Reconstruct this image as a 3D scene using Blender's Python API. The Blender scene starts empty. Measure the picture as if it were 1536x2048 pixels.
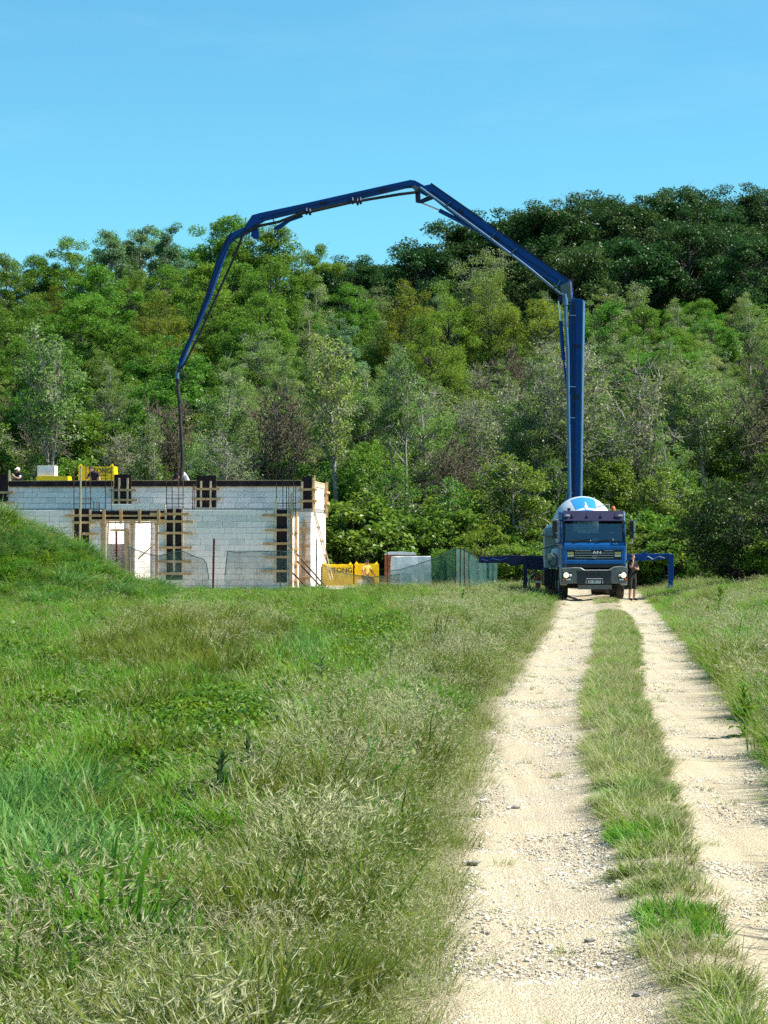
import bpy, bmesh, math, random
import numpy as np
from mathutils import Vector, Matrix, noise as mnoise

R = math.radians
random.seed(7)
scene = bpy.context.scene
COL = scene.collection

# ---------------------------------------------------------------- camera, sky, sun, exposure
CAM_H, FPX, HOR = 2.15, 4556.0, 1085.0        # eye height, focal length in photo pixels, horizon row
cam_d = bpy.data.cameras.new('camera')
cam = bpy.data.objects.new('camera', cam_d)
COL.objects.link(cam)
cam.location = (0, 0, CAM_H)
cam.rotation_euler = (R(90), 0, 0)
cam_d.sensor_width = 36
cam_d.lens = FPX / 2048 * 36
cam_d.shift_y = (HOR - 1024) / 2048
cam_d.clip_start = 0.1
cam_d.clip_end = 5000
scene.camera = cam

SUN_EL, SUN_AZ = 50.0, -3.0                    # azimuth: degrees from +X (right) towards +Y (away)
world = bpy.data.worlds.new('World')
scene.world = world
world.use_nodes = True
wn = world.node_tree
wn.nodes.clear()
w_out = wn.nodes.new('ShaderNodeOutputWorld')
w_bg = wn.nodes.new('ShaderNodeBackground')
w_sky = wn.nodes.new('ShaderNodeTexSky')
w_sky.sky_type = 'NISHITA'
w_sky.sun_disc = False
w_sky.sun_elevation = R(SUN_EL)
w_sky.sun_rotation = R(90 - SUN_AZ)
w_sky.air_density = 1.0
w_sky.dust_density = 0.1
w_sky.ozone_density = 1.0
w_mul = wn.nodes.new('ShaderNodeMixRGB')
w_mul.blend_type = 'MULTIPLY'
w_mul.inputs[0].default_value = 1
w_mul.inputs[2].default_value = (0.455, 0.975, 1.06, 1)
wn.links.new(w_sky.outputs[0], w_mul.inputs[1])
# very faint high cirrus, the same all over the sky
w_tc = wn.nodes.new('ShaderNodeTexCoord')
w_map = wn.nodes.new('ShaderNodeMapping')
w_map.inputs['Scale'].default_value = (2.2, 2.2, 9.0)
w_map.inputs['Rotation'].default_value = (R(8), R(6), 0)
w_nz = wn.nodes.new('ShaderNodeTexNoise')
w_nz.inputs['Scale'].default_value = 2.0
w_nz.inputs['Detail'].default_value = 7
w_nz.inputs['Roughness'].default_value = 0.62
w_rg = wn.nodes.new('ShaderNodeMapRange')
w_rg.inputs[1].default_value = 0.50
w_rg.inputs[2].default_value = 0.85
w_rg.inputs[4].default_value = 0.10
w_ci = wn.nodes.new('ShaderNodeMixRGB')
w_ci.inputs[2].default_value = (7.0, 8.6, 9.6, 1)
wn.links.new(w_tc.outputs['Generated'], w_map.inputs['Vector'])
wn.links.new(w_map.outputs[0], w_nz.inputs['Vector'])
wn.links.new(w_nz.outputs['Fac'], w_rg.inputs[0])
wn.links.new(w_rg.outputs[0], w_ci.inputs[0])
wn.links.new(w_mul.outputs[0], w_ci.inputs[1])
wn.links.new(w_ci.outputs[0], w_bg.inputs[0])
w_bg.inputs[1].default_value = 0.073
wn.links.new(w_bg.outputs[0], w_out.inputs[0])

sun_d = bpy.data.lights.new('sun', 'SUN')
sun = bpy.data.objects.new('sun', sun_d)
COL.objects.link(sun)
sun_d.energy = 4.5
sun_d.angle = R(0.5)
sun_d.color = (1.0, 0.95, 0.86)
SUN_DIR = Vector((math.cos(R(SUN_EL)) * math.cos(R(SUN_AZ)), math.cos(R(SUN_EL)) * math.sin(R(SUN_AZ)), math.sin(R(SUN_EL))))
sun.rotation_euler = SUN_DIR.to_track_quat('Z', 'Y').to_euler()
sun.location = (60, 0, 60)

vs = scene.view_settings
vs.view_transform = 'Standard'
vs.look = 'None'
vs.exposure = 1.15
vs.gamma = 1
vs.use_curve_mapping = False
scene.cycles.adaptive_threshold = 0.02
scene.cycles.use_denoising = False
scene.cycles.max_bounces = 5
scene.cycles.diffuse_bounces = 3
scene.cycles.glossy_bounces = 2
scene.cycles.transmission_bounces = 3
scene.cycles.transparent_max_bounces = 16

# ---------------------------------------------------------------- helpers
def at(px, py, Y):
    return Vector(((px - 768) / FPX * Y, Y, CAM_H + (HOR - py) / FPX * Y))

def ground_pt(px, py):
    Y = FPX * CAM_H / (py - HOR)
    return ((px - 768) / FPX * Y, Y)

def link(ob, parent=None):
    COL.objects.link(ob)
    if parent is not None:
        ob.parent = parent
    return ob

def tag(ob, label=None, cat=None, group=None, kind=None):
    if label: ob['label'] = label
    if cat: ob['category'] = cat
    if group: ob['group'] = group
    if kind: ob['kind'] = kind
    return ob

def thing(name, label, cat, loc=(0, 0, 0), rotz=0, group=None):
    o = bpy.data.objects.new(name, None)
    o.empty_display_size = 0.2
    COL.objects.link(o)
    o.location = loc
    o.rotation_euler = (0, 0, rotz)
    return tag(o, label, cat, group)

def obj(name, bm, mats, parent=None, bevel=0, smooth=False):
    if isinstance(bm, bmesh.types.BMesh):
        bmesh.ops.recalc_face_normals(bm, faces=bm.faces)
        me = bpy.data.meshes.new(name)
        bm.to_mesh(me)
        bm.free()
    else:
        me = bm
    if not isinstance(mats, (list, tuple)):
        mats = [mats]
    if len(me.materials) == 0:
        for m in mats:
            me.materials.append(m)
    if smooth:
        me.polygons.foreach_set('use_smooth', [True] * len(me.polygons))
    o = bpy.data.objects.new(name, me)
    link(o, parent)
    if bevel:
        b = o.modifiers.new('bevel', 'BEVEL')
        b.width = bevel
        b.segments = 2
        b.limit_method = 'ANGLE'
    return o

def BM():
    return bmesh.new()

def box(bm, x0, x1, y0, y1, z0, z1):
    v = [bm.verts.new(p) for p in ((x0, y0, z0), (x1, y0, z0), (x1, y1, z0), (x0, y1, z0), (x0, y0, z1), (x1, y0, z1), (x1, y1, z1), (x0, y1, z1))]
    for f in ((0, 3, 2, 1), (4, 5, 6, 7), (0, 1, 5, 4), (1, 2, 6, 5), (2, 3, 7, 6), (3, 0, 4, 7)):
        bm.faces.new([v[i] for i in f])
    return v

def boxm(*a):
    bm = BM()
    box(bm, *a)
    return bm

def prism(bm, poly, off):
    """poly: list of Vectors in one plane, off: extrusion vector"""
    a = [bm.verts.new(p) for p in poly]
    b = [bm.verts.new(Vector(p) + off) for p in poly]
    n = len(poly)
    bm.faces.new(a)
    bm.faces.new(b[::-1])
    for i in range(n):
        bm.faces.new((a[i], b[i], b[(i + 1) % n], a[(i + 1) % n]))

def bar(bm, p, q, w, d, up=None):
    """rectangular bar from p to q with section w x d"""
    p, q = Vector(p), Vector(q)
    t = (q - p).normalized()
    u = Vector(up) if up else (Vector((0, 0, 1)) if abs(t.z) < 0.9 else Vector((0, 1, 0)))
    s = t.cross(u).normalized()
    u = s.cross(t)
    vs_ = []
    for c in (p, q):
        for a, b in ((-1, -1), (1, -1), (1, 1), (-1, 1)):
            vs_.append(bm.verts.new(c + s * (a * w / 2) + u * (b * d / 2)))
    for f in ((0, 1, 2, 3), (7, 6, 5, 4), (0, 4, 5, 1), (1, 5, 6, 2), (2, 6, 7, 3), (3, 7, 4, 0)):
        bm.faces.new([vs_[i] for i in f])

def tube(bm, pts, rad, n=8, cap=True):
    pts = [Vector(p) for p in pts]
    if not isinstance(rad, (list, tuple)):
        rad = [rad] * len(pts)
    rings = []
    ref = None
    for i, p in enumerate(pts):
        t = (pts[min(i + 1, len(pts) - 1)] - pts[max(i - 1, 0)]).normalized()
        if ref is None:
            ref = Vector((0, 0, 1)) if abs(t.z) < 0.9 else Vector((1, 0, 0))
        s = t.cross(ref).normalized()
        ref = s.cross(t)
        rings.append([bm.verts.new(p + (s * math.cos(2 * math.pi * k / n) + ref * math.sin(2 * math.pi * k / n)) * rad[i]) for k in range(n)])
    for a, b in zip(rings, rings[1:]):
        for k in range(n):
            bm.faces.new((a[k], a[(k + 1) % n], b[(k + 1) % n], b[k]))
    if cap:
        bm.faces.new(rings[0][::-1])
        bm.faces.new(rings[-1])

def lathe(bm, prof, o, ax, n=32, a0=0.0, a1=2 * math.pi, ref=None):
    """prof: (distance along axis, radius) pairs"""
    o, ax = Vector(o), Vector(ax).normalized()
    r0 = Vector(ref) if ref else (Vector((0, 0, 1)) if abs(ax.z) < 0.9 else Vector((1, 0, 0)))
    s = ax.cross(r0).normalized()
    u = s.cross(ax)
    full = abs(a1 - a0 - 2 * math.pi) < 1e-6
    m = n if full else n + 1
    rings = []
    for d, r in prof:
        rings.append([bm.verts.new(o + ax * d + (u * math.cos(a0 + (a1 - a0) * k / n) + s * math.sin(a0 + (a1 - a0) * k / n)) * max(r, 1e-4)) for k in range(m)])
    for a, b in zip(rings, rings[1:]):
        for k in range(n):
            bm.faces.new((a[k], a[(k + 1) % m], b[(k + 1) % m], b[k]))
    if full:
        for rg, rev in ((rings[0], True), (rings[-1], False)):
            bm.faces.new(rg[::-1] if rev else rg)

def text_mesh(s, size, depth=0.01, align='CENTER', bold=0.0):
    c = bpy.data.curves.new('lettering', 'FONT')
    c.body = s
    c.size = size
    c.extrude = depth
    c.offset = bold
    c.align_x = align
    c.align_y = 'CENTER'
    c.resolution_u = 3
    o = bpy.data.objects.new('lettering', c)
    COL.objects.link(o)
    dg = bpy.context.evaluated_depsgraph_get()
    me = bpy.data.meshes.new_from_object(o.evaluated_get(dg))
    bpy.data.objects.remove(o)
    me.transform(Matrix.Rotation(R(90), 4, 'X'))
    return me

def np_mesh(name, verts, faces, mats, attrs=None, midx=None, smooth=False):
    """faces: (N,k) int array with one k"""
    me = bpy.data.meshes.new(name)
    verts = np.asarray(verts, dtype=np.float32)
    groups = faces if isinstance(faces, list) else [faces]
    groups = [np.asarray(g, dtype=np.int32) for g in groups if len(g)]
    loops = np.concatenate([g.ravel() for g in groups])
    totals = np.concatenate([np.full(len(g), g.shape[1], dtype=np.int32) for g in groups])
    starts = np.concatenate([[0], np.cumsum(totals)[:-1]]).astype(np.int32)
    me.vertices.add(len(verts))
    me.vertices.foreach_set('co', verts.ravel())
    me.loops.add(len(loops))
    me.loops.foreach_set('vertex_index', loops)
    me.polygons.add(len(totals))
    me.polygons.foreach_set('loop_start', starts)
    me.polygons.foreach_set('loop_total', totals)
    for m in mats:
        me.materials.append(m)
    if midx is not None:
        me.polygons.foreach_set('material_index', np.asarray(midx, dtype=np.int32))
    for k, v in (attrs or {}).items():
        a = me.attributes.new(k, 'FLOAT', 'POINT')
        a.data.foreach_set('value', np.asarray(v, dtype=np.float32))
    if smooth:
        me.polygons.foreach_set('use_smooth', np.ones(len(totals), dtype=bool))
    me.update(calc_edges=True)
    return me

# ---------------------------------------------------------------- materials
def nn(nt, t, **kw):
    n = nt.nodes.new(t)
    for k, v in kw.items():
        setattr(n, k, v)
    return n

def mat(name, c, rough=0.6, metal=0.0, var=0.12, scale=8.0, bump=0.0, spec=0.4, coat=0.0, dirt=None, dirt_amt=0.0, emit=None, emit_s=0.0):
    m = bpy.data.materials.new(name)
    m.use_nodes = True
    nt = m.node_tree
    p = nt.nodes['Principled BSDF']
    p.inputs['Roughness'].default_value = rough
    p.inputs['Metallic'].default_value = metal
    p.inputs['Specular IOR Level'].default_value = spec
    p.inputs['Coat Weight'].default_value = coat
    tc = nn(nt, 'ShaderNodeTexCoord')
    nz = nn(nt, 'ShaderNodeTexNoise')
    nz.inputs['Scale'].default_value = scale
    nz.inputs['Detail'].default_value = 5
    nt.links.new(tc.outputs['Object'], nz.inputs['Vector'])
    rp = nn(nt, 'ShaderNodeValToRGB')
    rp.color_ramp.elements[0].position = 0.3
    rp.color_ramp.elements[1].position = 0.7
    rp.color_ramp.elements[0].color = (*[x * (1 - var) for x in c], 1)
    rp.color_ramp.elements[1].color = (*[min(1, x * (1 + var)) for x in c], 1)
    nt.links.new(nz.outputs['Fac'], rp.inputs[0])
    out = rp.outputs[0]
    if dirt:
        n2 = nn(nt, 'ShaderNodeTexNoise')
        n2.inputs['Scale'].default_value = scale * 0.35
        n2.inputs['Detail'].default_value = 8
        n2.inputs['Roughness'].default_value = 0.7
        nt.links.new(tc.outputs['Object'], n2.inputs['Vector'])
        r2 = nn(nt, 'ShaderNodeMapRange')
        r2.inputs[1].default_value = 0.48
        r2.inputs[2].default_value = 0.72
        r2.inputs[4].default_value = dirt_amt
        nt.links.new(n2.outputs['Fac'], r2.inputs[0])
        mx = nn(nt, 'ShaderNodeMixRGB')
        mx.inputs[2].default_value = (*dirt, 1)
        nt.links.new(r2.outputs[0], mx.inputs[0])
        nt.links.new(out, mx.inputs[1])
        out = mx.outputs[0]
    nt.links.new(out, p.inputs['Base Color'])
    if bump:
        b = nn(nt, 'ShaderNodeBump')
        b.inputs['Strength'].default_value = bump
        b.inputs['Distance'].default_value = 0.02
        nt.links.new(nz.outputs['Fac'], b.inputs['Height'])
        nt.links.new(b.outputs[0], p.inputs['Normal'])
    if emit:
        p.inputs['Emission Color'].default_value = (*emit, 1)
        p.inputs['Emission Strength'].default_value = emit_s
    return m

def leaf_mat(name, dark, light, trans=0.3, hue_var=0.12, rough=0.5, hgt=None, patch=None):
    """colour from per-leaf attribute rnd, per-object random; optional base colour along attribute hgt; patch: (colour, scale) world-space drift"""
    m = bpy.data.materials.new(name)
    m.use_nodes = True
    nt = m.node_tree
    p = nt.nodes['Principled BSDF']
    p.inputs['Roughness'].default_value = rough
    p.inputs['Specular IOR Level'].default_value = 0.22
    at_ = nn(nt, 'ShaderNodeAttribute', attribute_name='rnd')
    mx = nn(nt, 'ShaderNodeMixRGB')
    mx.inputs[1].default_value = (*dark, 1)
    mx.inputs[2].default_value = (*light, 1)
    nt.links.new(at_.outputs['Fac'], mx.inputs[0])
    out = mx.outputs[0]
    if patch:
        ge = nn(nt, 'ShaderNodeNewGeometry')
        nz = nn(nt, 'ShaderNodeTexNoise')
        nz.inputs['Scale'].default_value = patch[1]
        nz.inputs['Detail'].default_value = 3
        nt.links.new(ge.outputs['Position'], nz.inputs['Vector'])
        mr = nn(nt, 'ShaderNodeMapRange')
        mr.inputs[1].default_value = 0.42
        mr.inputs[2].default_value = 0.66
        nt.links.new(nz.outputs['Fac'], mr.inputs[0])
        m2 = nn(nt, 'ShaderNodeMixRGB')
        m2.inputs[2].default_value = (*patch[0], 1)
        nt.links.new(mr.outputs[0], m2.inputs[0])
        nt.links.new(out, m2.inputs[1])
        out = m2.outputs[0]
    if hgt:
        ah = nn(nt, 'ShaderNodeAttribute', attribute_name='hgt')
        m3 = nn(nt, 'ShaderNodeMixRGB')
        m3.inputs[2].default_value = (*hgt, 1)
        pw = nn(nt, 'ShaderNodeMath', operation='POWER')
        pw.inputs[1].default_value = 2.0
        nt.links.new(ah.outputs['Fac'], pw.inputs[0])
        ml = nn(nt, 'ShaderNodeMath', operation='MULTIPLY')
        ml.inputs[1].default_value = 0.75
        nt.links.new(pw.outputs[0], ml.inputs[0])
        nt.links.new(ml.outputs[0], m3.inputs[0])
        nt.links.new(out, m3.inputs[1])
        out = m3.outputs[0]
    oi = nn(nt, 'ShaderNodeObjectInfo')
    hs = nn(nt, 'ShaderNodeHueSaturation')
    a = nn(nt, 'ShaderNodeMapRange')
    a.inputs[3].default_value = 0.5 - 0.025
    a.inputs[4].default_value = 0.5 + 0.025
    nt.links.new(oi.outputs['Random'], a.inputs[0])
    nt.links.new(a.outputs[0], hs.inputs['Hue'])
    sn = nn(nt, 'ShaderNodeMath', operation='MULTIPLY')
    sn.inputs[1].default_value = 17.31
    nt.links.new(oi.outputs['Random'], sn.inputs[0])
    fr = nn(nt, 'ShaderNodeMath', operation='FRACT')
    nt.links.new(sn.outputs[0], fr.inputs[0])
    b = nn(nt, 'ShaderNodeMapRange')
    b.inputs[3].default_value = 1 - hue_var * 1.5
    b.inputs[4].default_value = 1 + hue_var * 1.5
    nt.links.new(fr.outputs[0], b.inputs[0])
    nt.links.new(b.outputs[0], hs.inputs['Value'])
    nt.links.new(out, hs.inputs['Color'])
    nt.links.new(hs.outputs[0], p.inputs['Base Color'])
    tr = nn(nt, 'ShaderNodeBsdfTranslucent')
    nt.links.new(hs.outputs[0], tr.inputs['Color'])
    ms = nn(nt, 'ShaderNodeMixShader')
    ms.inputs[0].default_value = trans
    o = nt.nodes['Material Output']
    nt.links.new(p.outputs[0], ms.inputs[1])
    nt.links.new(tr.outputs[0], ms.inputs[2])
    nt.links.new(ms.outputs[0], o.inputs['Surface'])
    return m

M = {}
M['block'] = mat('aerated_block', (0.89, 0.80, 0.745), 0.9, var=0.07, scale=3, bump=0.25, dirt=(0.46, 0.43, 0.39), dirt_amt=0.55)
M['block_grey'] = mat('aerated_block_grey', (0.74, 0.70, 0.665), 0.9, var=0.09, scale=4, bump=0.25, dirt=(0.40, 0.37, 0.33), dirt_amt=0.6)
M['mortar'] = mat('mortar', (0.16, 0.16, 0.155), 0.95)
M['concrete'] = mat('concrete', (0.36, 0.36, 0.34), 0.9, bump=0.3, dirt=(0.2, 0.19, 0.17), dirt_amt=0.5)
M['film_ply'] = mat('film_faced_plywood', (0.026, 0.014, 0.016), 0.6, var=0.35, scale=4, dirt=(0.10, 0.075, 0.07), dirt_amt=0.35, spec=0.12)
M['timber'] = mat('raw_timber', (0.60, 0.36, 0.17), 0.8, var=0.25, scale=6, bump=0.2, dirt=(0.22, 0.15, 0.09), dirt_amt=0.6)
M['timber_pale'] = mat('pale_timber', (0.68, 0.52, 0.33), 0.8, var=0.2, scale=6, dirt=(0.35, 0.26, 0.16), dirt_amt=0.5)
M['rebar'] = mat('rusty_rebar', (0.09, 0.045, 0.03), 0.85, var=0.4, scale=20)
M['rust_red'] = mat('red_primer_steel', (0.20, 0.045, 0.03), 0.7, var=0.3, scale=10)
M['blue'] = mat('blue_paint', (0.002, 0.10, 0.33), 0.42, var=0.12, scale=2.5, dirt=(0.04, 0.06, 0.09), dirt_amt=0.25, spec=0.3)
M['boom_blue'] = mat('boom_blue_paint', (0.003, 0.055, 0.245), 0.5, var=0.15, scale=1.5, dirt=(0.012, 0.03, 0.07), dirt_amt=0.4, spec=0.2)
M['pipe_blue'] = mat('pale_blue_pipe', (0.055, 0.15, 0.26), 0.4, var=0.15, scale=3, dirt=(0.12, 0.10, 0.08), dirt_amt=0.4)
M['navy'] = mat('navy_paint', (0.003, 0.007, 0.05), 0.5, var=0.2, scale=3, dirt=(0.04, 0.04, 0.05), dirt_amt=0.3)
M['visor'] = mat('purple_visor', (0.026, 0.022, 0.060), 0.4, var=0.15, scale=4)
M['bumper'] = mat('grey_bumper', (0.12, 0.125, 0.125), 0.5, var=0.2, scale=5, dirt=(0.20, 0.19, 0.16), dirt_amt=0.5)
M['bumper_dark'] = mat('dark_plastic', (0.020, 0.024, 0.034), 0.5, var=0.2, scale=6)
M['black'] = mat('black_plastic', (0.010, 0.010, 0.012), 0.5, var=0.3)
M['rubber'] = mat('rubber', (0.022, 0.021, 0.02), 0.85, var=0.3, scale=10, dirt=(0.16, 0.14, 0.11), dirt_amt=0.5)
M['silver'] = mat('silver_trim', (0.55, 0.56, 0.57), 0.35, metal=0.7, var=0.08)
M['chrome'] = mat('piston_chrome', (0.65, 0.65, 0.65), 0.25, metal=0.9, var=0.06)
M['grey'] = mat('grey_paint', (0.30, 0.33, 0.33), 0.5, var=0.15, scale=3, dirt=(0.12, 0.11, 0.09), dirt_amt=0.5)
M['drum_white'] = mat('drum_white', (0.50, 0.57, 0.62), 0.45, var=0.08, scale=2, dirt=(0.45, 0.46, 0.46), dirt_amt=0.4)
M['drum_blue'] = mat('drum_blue', (0.03, 0.24, 0.58), 0.4, var=0.1, scale=3)
M['white'] = mat('white_paint', (0.78, 0.78, 0.78), 0.5, var=0.05)
M['lamp'] = mat('lit_headlamp', (0.8, 0.75, 0.6), 0.2, emit=(1.0, 0.80, 0.48), emit_s=0.5)
M['lens'] = mat('lamp_lens', (0.55, 0.58, 0.58), 0.15, var=0.1)
M['amber'] = mat('amber_lens', (0.55, 0.12, 0.03), 0.2, var=0.15)
M['yellow_lens'] = mat('yellow_lens', (0.50, 0.40, 0.12), 0.25, var=0.2, scale=20)
M['red'] = mat('red_paint', (0.30, 0.03, 0.03), 0.5, var=0.2)
M['seat'] = mat('seat_fabric', (0.03, 0.035, 0.05), 0.9)
M['seat_pale'] = mat('seat_headrest', (0.22, 0.24, 0.26), 0.8)
M['yellow'] = mat('yellow_film', (0.75, 0.50, 0.0), 0.35, var=0.1, scale=6, bump=0.15)
M['ink'] = mat('dark_print', (0.06, 0.05, 0.03), 0.6)
M['white_film'] = mat('white_film', (0.72, 0.74, 0.77), 0.35, var=0.06, scale=5, bump=0.25)
M['orange_brick'] = mat('orange_brick', (0.36, 0.11, 0.045), 0.85, var=0.2, scale=6)
M['skin'] = mat('skin', (0.42, 0.22, 0.15), 0.55, var=0.06)
M['tan_skin'] = mat('tanned_skin', (0.34, 0.16, 0.10), 0.55, var=0.06)
M['hair'] = mat('dark_hair', (0.03, 0.02, 0.015), 0.7, var=0.3, scale=30)
M['brown_hair'] = mat('brown_hair', (0.10, 0.055, 0.035), 0.7, var=0.3, scale=30)
M['cloth_black'] = mat('black_cloth', (0.014, 0.010, 0.014), 0.9, var=0.2)
M['cloth_maroon'] = mat('dark_maroon_cloth', (0.028, 0.014, 0.024), 0.9, var=0.2)
M['cloth_white'] = mat('white_cloth', (0.72, 0.72, 0.72), 0.9, var=0.06)
M['cloth_yellow'] = mat('yellow_cloth', (0.72, 0.46, 0.10), 0.9, var=0.08)
M['cloth_camo'] = mat('camo_cloth', (0.030, 0.026, 0.022), 0.9, var=0.5, scale=14)
M['cloth_jean'] = mat('dark_trousers', (0.03, 0.035, 0.05), 0.9, var=0.2)
M['bark'] = mat('bark', (0.075, 0.062, 0.05), 0.95, var=0.4, scale=7, bump=0.5)
M['bark_pale'] = mat('pale_bark', (0.27, 0.245, 0.20), 0.95, var=0.35, scale=7, bump=0.4)
M['bark_dead'] = mat('bare_twig_bark', (0.135, 0.108, 0.072), 0.95, var=0.3, scale=5)

M['oak'] = leaf_mat('oak_leaf', (0.022, 0.060, 0.014), (0.062, 0.130, 0.026), 0.36, rough=0.42)
M['ash'] = leaf_mat('ash_leaf', (0.058, 0.160, 0.014), (0.160, 0.320, 0.032), 0.47, rough=0.4)
M['acacia'] = leaf_mat('acacia_leaf', (0.105, 0.190, 0.030), (0.280, 0.385, 0.095), 0.5, rough=0.38)
M['poplar'] = leaf_mat('poplar_leaf', (0.080, 0.165, 0.055), (0.200, 0.310, 0.135), 0.47)
M['willow'] = leaf_mat('willow_leaf', (0.130, 0.210, 0.016), (0.250, 0.330, 0.032), 0.5)
M['shrub'] = leaf_mat('shrub_leaf', (0.058, 0.150, 0.014), (0.215, 0.340, 0.042), 0.5, rough=0.36)
M['hedge'] = leaf_mat('bush_leaf', (0.012, 0.036, 0.006), (0.048, 0.098, 0.012), 0.30, rough=0.4)
M['blossom'] = leaf_mat('white_blossom', (0.27, 0.32, 0.15), (0.46, 0.48, 0.28), 0.35)

# ---------------------------------------------------------------- terrain
def sstep(a, b, x):
    t = max(0.0, min(1.0, (x - a) / (b - a)))
    return t * t * (3 - 2 * t)

# edges of the two gravel ruts, read from the photograph row by row and put on flat ground
ROWS = [
    # photo row, left rut left, left rut right, right rut left, right rut right
    (2300, 905, 1400, 1640, 2100),
    (2048, 925, 1310, 1560, 1900),
    (1900, 915, 1258, 1490, 1790),
    (1800, 930, 1232, 1445, 1720),
    (1700, 950, 1195, 1402, 1640),
    (1600, 970, 1168, 1372, 1575),
    (1500, 988, 1152, 1343, 1515),
    (1400, 1012, 1152, 1297, 1462),
    (1300, 1076, 1180, 1290, 1383),
    (1250, 1103, 1186, 1282, 1338),
    (1215, 1122, 1188, 1248, 1302),
    (1196, 1131, 1178, 1240, 1290),
    (1175, 1131, 1170, 1215, 1262),
]
TRK = []
for py, a, b, c, d in ROWS:
    TRK.append([ground_pt(0, py)[1]] + [ground_pt(p, py)[0] for p in (a, b, c, d)])
TRK.insert(0, [0.0] + [v - 0.05 for v in TRK[0][1:]])
TRK.append([140.0] + [v + 4 for v in TRK[-1][1:]])
TRK = np.array(TRK)

def track(Y):
    return [float(np.interp(Y, TRK[:, 0], TRK[:, k])) for k in (1, 2, 3, 4)]

MC = (-16.3, 79.5)
def mound_h(x, y):
    dx, dy = (x - MC[0]) / 9.6, (y - MC[1]) / (12.5 if y < MC[1] else 9.5)
    d = math.hypot(dx, dy)
    if d > 1.05:
        return -0.3
    d2 = d + 0.05 * mnoise.noise(Vector((x * 0.35, y * 0.35, 3)))
    prof = float(np.interp(d2, (0, 0.3, 0.396, 0.534, 0.64, 0.75, 0.93, 1.06), (1, 0.96, 0.87, 0.63, 0.42, 0.2, 0.05, -0.06)))
    return 3.05 * prof + 0.18 * min(1.0, 3 * max(0.0, 1 - d)) * mnoise.noise(Vector((x * 0.5, y * 0.5, 9)))

def hill(x, y):
    t = max(0.0, y - 110)
    slope = 0.165 + 0.035 * sstep(5, 40, x)
    z = slope * t
    if y > 262:
        z = slope * 152 - 0.25 * (y - 262) * sstep(262, 330, y)
    return max(z, -5)

def ground_h(x, y):
    z = 0.12 * mnoise.noise(Vector((x * 0.30, y * 0.30, 0))) + 0.06 * mnoise.noise(Vector((x * 0.7, y * 0.7, 5)))
    z += 0.52 * sstep(1.0, 5.0, x - track(min(y, 139))[3]) * sstep(35, 75, y)
    z -= 0.25 * sstep(8, 3, abs(y - 22 + x * 0.9) ) * sstep(-0.8, -3.5, x) * 0.5
    if y < 140:
        L, _, _, Rr = track(max(y, 0))
        m = sstep(L - 1.1, L - 0.25, x) * sstep(Rr + 1.1, Rr + 0.25, x)
        z = z * (1 - m) - 0.13 * m
    return z + hill(x, y)

def surf(x, y):
    return max(ground_h(x, y), mound_h(x, y))

xs = [-900, -500, -300, -180, -110, -80, -60, -48] + [-40 + 0.8 * i for i in range(101)] + [48, 60, 80, 110, 180, 300, 500, 900]
ys = [-300, -120, -50, -20, -8] + [0.8 * i for i in range(0, 146)] + list(range(118, 300, 5)) + [310, 330, 360, 420, 520, 800, 1500]
V = np.array([(x, y, ground_h(x, y)) for y in ys for x in xs], dtype=np.float32)
nx = len(xs)
F = np.array([(j * nx + i, j * nx + i + 1, (j + 1) * nx + i + 1, (j + 1) * nx + i) for j in range(len(ys) - 1) for i in range(nx - 1)])
m_soil = mat('meadow_soil', (0.085, 0.085, 0.035), 0.95, var=0.35, scale=1.5, bump=0.6, dirt=(0.12, 0.10, 0.06), dirt_amt=0.7)
m_floor = mat('leaf_litter', (0.035, 0.028, 0.016), 0.95, var=0.4, scale=1.5, bump=0.5)
fm = [1 if ys[j] > 112 else 0 for j in range(len(ys) - 1) for i in range(nx - 1)]
g = obj('ground', np_mesh('ground', V, F, [m_soil, m_floor], midx=fm, smooth=True), m_soil)
tag(g, kind='structure')

# earth mound
mv, mf = [], []
gx = [MC[0] - 10.5 + 0.5 * i for i in range(43)]
gy = [MC[1] - 13.5 + 0.5 * i for i in range(49)]
mv = np.array([(x, y, mound_h(x, y)) for y in gy for x in gx], dtype=np.float32)
mf = np.array([(j * 43 + i, j * 43 + i + 1, (j + 1) * 43 + i + 1, (j + 1) * 43 + i) for j in range(48) for i in range(42)])
o = obj('earth_mound', np_mesh('earth_mound', mv, mf, [m_soil], smooth=True), m_soil)
tag(o, kind='structure')

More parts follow.
